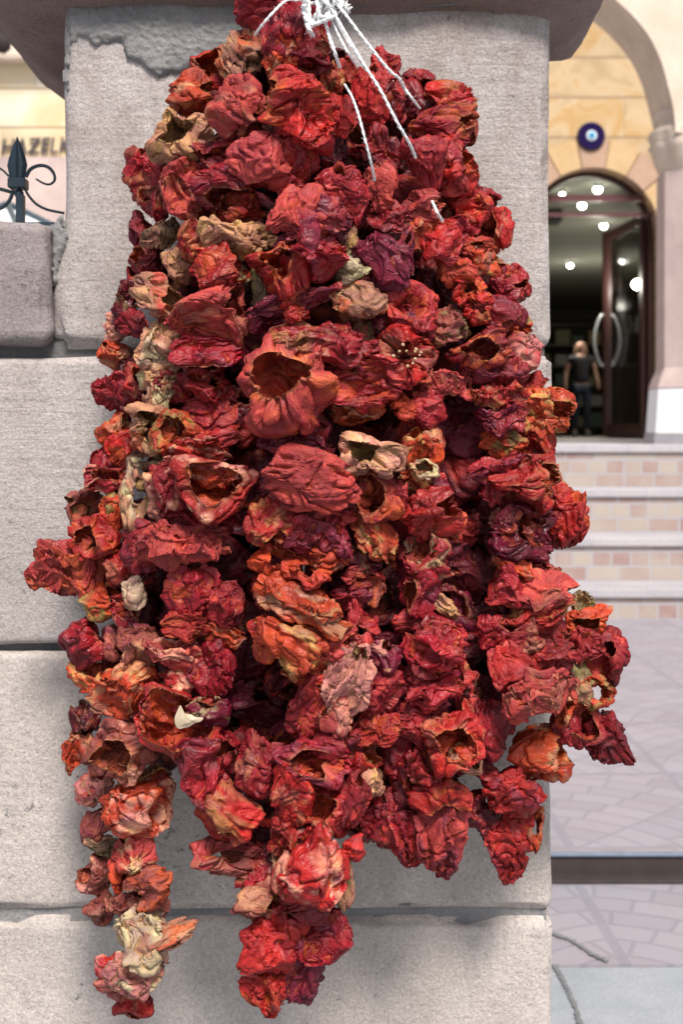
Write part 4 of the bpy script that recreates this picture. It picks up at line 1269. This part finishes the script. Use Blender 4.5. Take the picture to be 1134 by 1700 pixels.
cord('cord', [(520, -12, 1.24), (497, 0, 1.235), (475, 1, 1.215), (452, 22, 1.20), (430, 48, 1.21), (424, 58, 1.25)], .0014, 'short white cord running down to the left over the topmost peppers', frays=24, sd=1)
cord('cord', [(536, 20, kY), (545, 55, 1.22), (556, 88, 1.205), (564, 112, 1.23)], .0017, 'thick white cord dropping steeply from the knot, leftmost of the fan', frays=30, sd=2)
cord('cord', [(545, 22, kY), (562, 58, 1.222), (578, 88, 1.21), (594, 112, 1.25)], .0012, 'thin white cord, second from the left in the fan below the knot', frays=30, sd=3)
cord('cord', [(551, 22, kY), (572, 60, 1.224), (592, 90, 1.215), (608, 118, 1.25)], .0011, 'thin white cord lying against the longest one below the knot', frays=24, sd=4)
cord('cord', [(540, -4, kY), (565, 40, 1.20), (600, 100, 1.18), (632, 150, 1.175), (658, 200, 1.175), (681, 240, 1.19), (690, 262, 1.23)], .0015, 'longest white cord, crossing the dark hollow to the right', frays=78, sd=5)
cord('cord', [(548, -6, kY), (572, 22, 1.215), (610, 72, 1.21), (645, 115, 1.215), (664, 132, 1.225), (676, 156, 1.26)], .0016, 'white cord slanting furthest right from the knot', frays=66, sd=6)
cord('cord', [(672, 146, 1.25), (684, 163, 1.235), (697, 180, 1.27)], .0013, 'short white cord piece between two red peppers at upper right', frays=18, sd=7)
cord('cord', [(572, 140, 1.26), (584, 160, 1.215), (595, 190, 1.19), (607, 235, 1.185), (618, 278, 1.20), (622, 300, 1.24)], .0013, 'white cord hanging down the centre of the heap', frays=36, sd=8)
cord('cord', [(716, 330, 1.28), (725, 350, 1.225), (735, 368, 1.25)], .0014, 'short frayed white cord end between red peppers at the right', frays=42, sd=9)
cord('cord', [(503, 918, 1.27), (504, 935, 1.245), (503, 955, 1.26)], .0012, 'bit of white cord showing inside the ring shaped pepper', frays=6, sd=10)
cord('cord', [(312, 730, 1.27), (316, 738, 1.26), (316, 748, 1.28)], .0012, 'tiny bit of white cord at the left between orange and red peppers', frays=6, sd=11)
cord('cord', [(325, 1225, 1.29), (334, 1238, 1.24), (338, 1250, 1.27)], .0012, 'bit of grey white cord under the large torn red pepper', frays=6, sd=12)
kn = empty('cord_knot', P(540, 20, kY), 'tangled white knot of cotton cord holding the bunch at the top', 'knot')
loops = [[(518, -20), (506, 0), (505, 22), (515, 40), (530, 36), (528, 10), (522, -20)], [(500, -4), (512, 6), (530, 2), (548, -6), (556, -20)], [(514, 42), (530, 36), (545, 32), (556, 26), (550, 12), (538, 18), (526, 34), (516, 44)],
         [(540, -20), (534, 0), (528, 18), (520, 34), (512, 44)], [(560, -20), (558, 0), (548, 16), (540, 30)], [(552, -18), (562, 4), (570, 14), (564, -4), (558, -20)], [(508, -20), (512, 4), (514, 30), (524, 40), (540, 34)], [(530, -20), (542, 6), (556, 18), (545, 28), (530, 24), (535, 4), (545, -20)], [(505, 8), (507, 28), (512, 46), (520, 60)]]
for i, lp in enumerate(loops):
    rr_ = random.Random(i); o = cord('cord_loop', [(x, y, kY-.012+rr_.uniform(-.012, .012)) for x, y in lp], .0022, None, frays=18, sd=20+i)
    o.parent = kn; o.matrix_parent_inverse = Matrix.Translation(kn.location).inverted()
bm = bmesh.new(); a = P(570, 14, kY-.01)
for k in range(60):
    d = Vector((rng.gauss(.4, .5), rng.gauss(-.2, .5), rng.gauss(-.1, .5))).normalized()*.0075; sweep(bm, [a, a+d*.5, a+d+Vector((rng.gauss(0, .001),)*3)], .0004, 4)
o = obj('cord_end', bm, M_CORD, None, True); o.parent = kn; o.matrix_parent_inverse = Matrix.Translation(kn.location).inverted()
bm = bmesh.new(); top = Vector((P(540, 0, kY).x, kY, EYE+.66))
for dx in (-.006, 0, .006): sweep(bm, [P(540, -10, kY)+Vector((dx, 0, 0)), (P(540, -10, kY)+top)/2+Vector((dx, 0, 0)), top], .002, 7)
o = obj('hanging_cord', bm, M_CORD, None, True); o.parent = kn; o.matrix_parent_inverse = Matrix.Translation(kn.location).inverted()
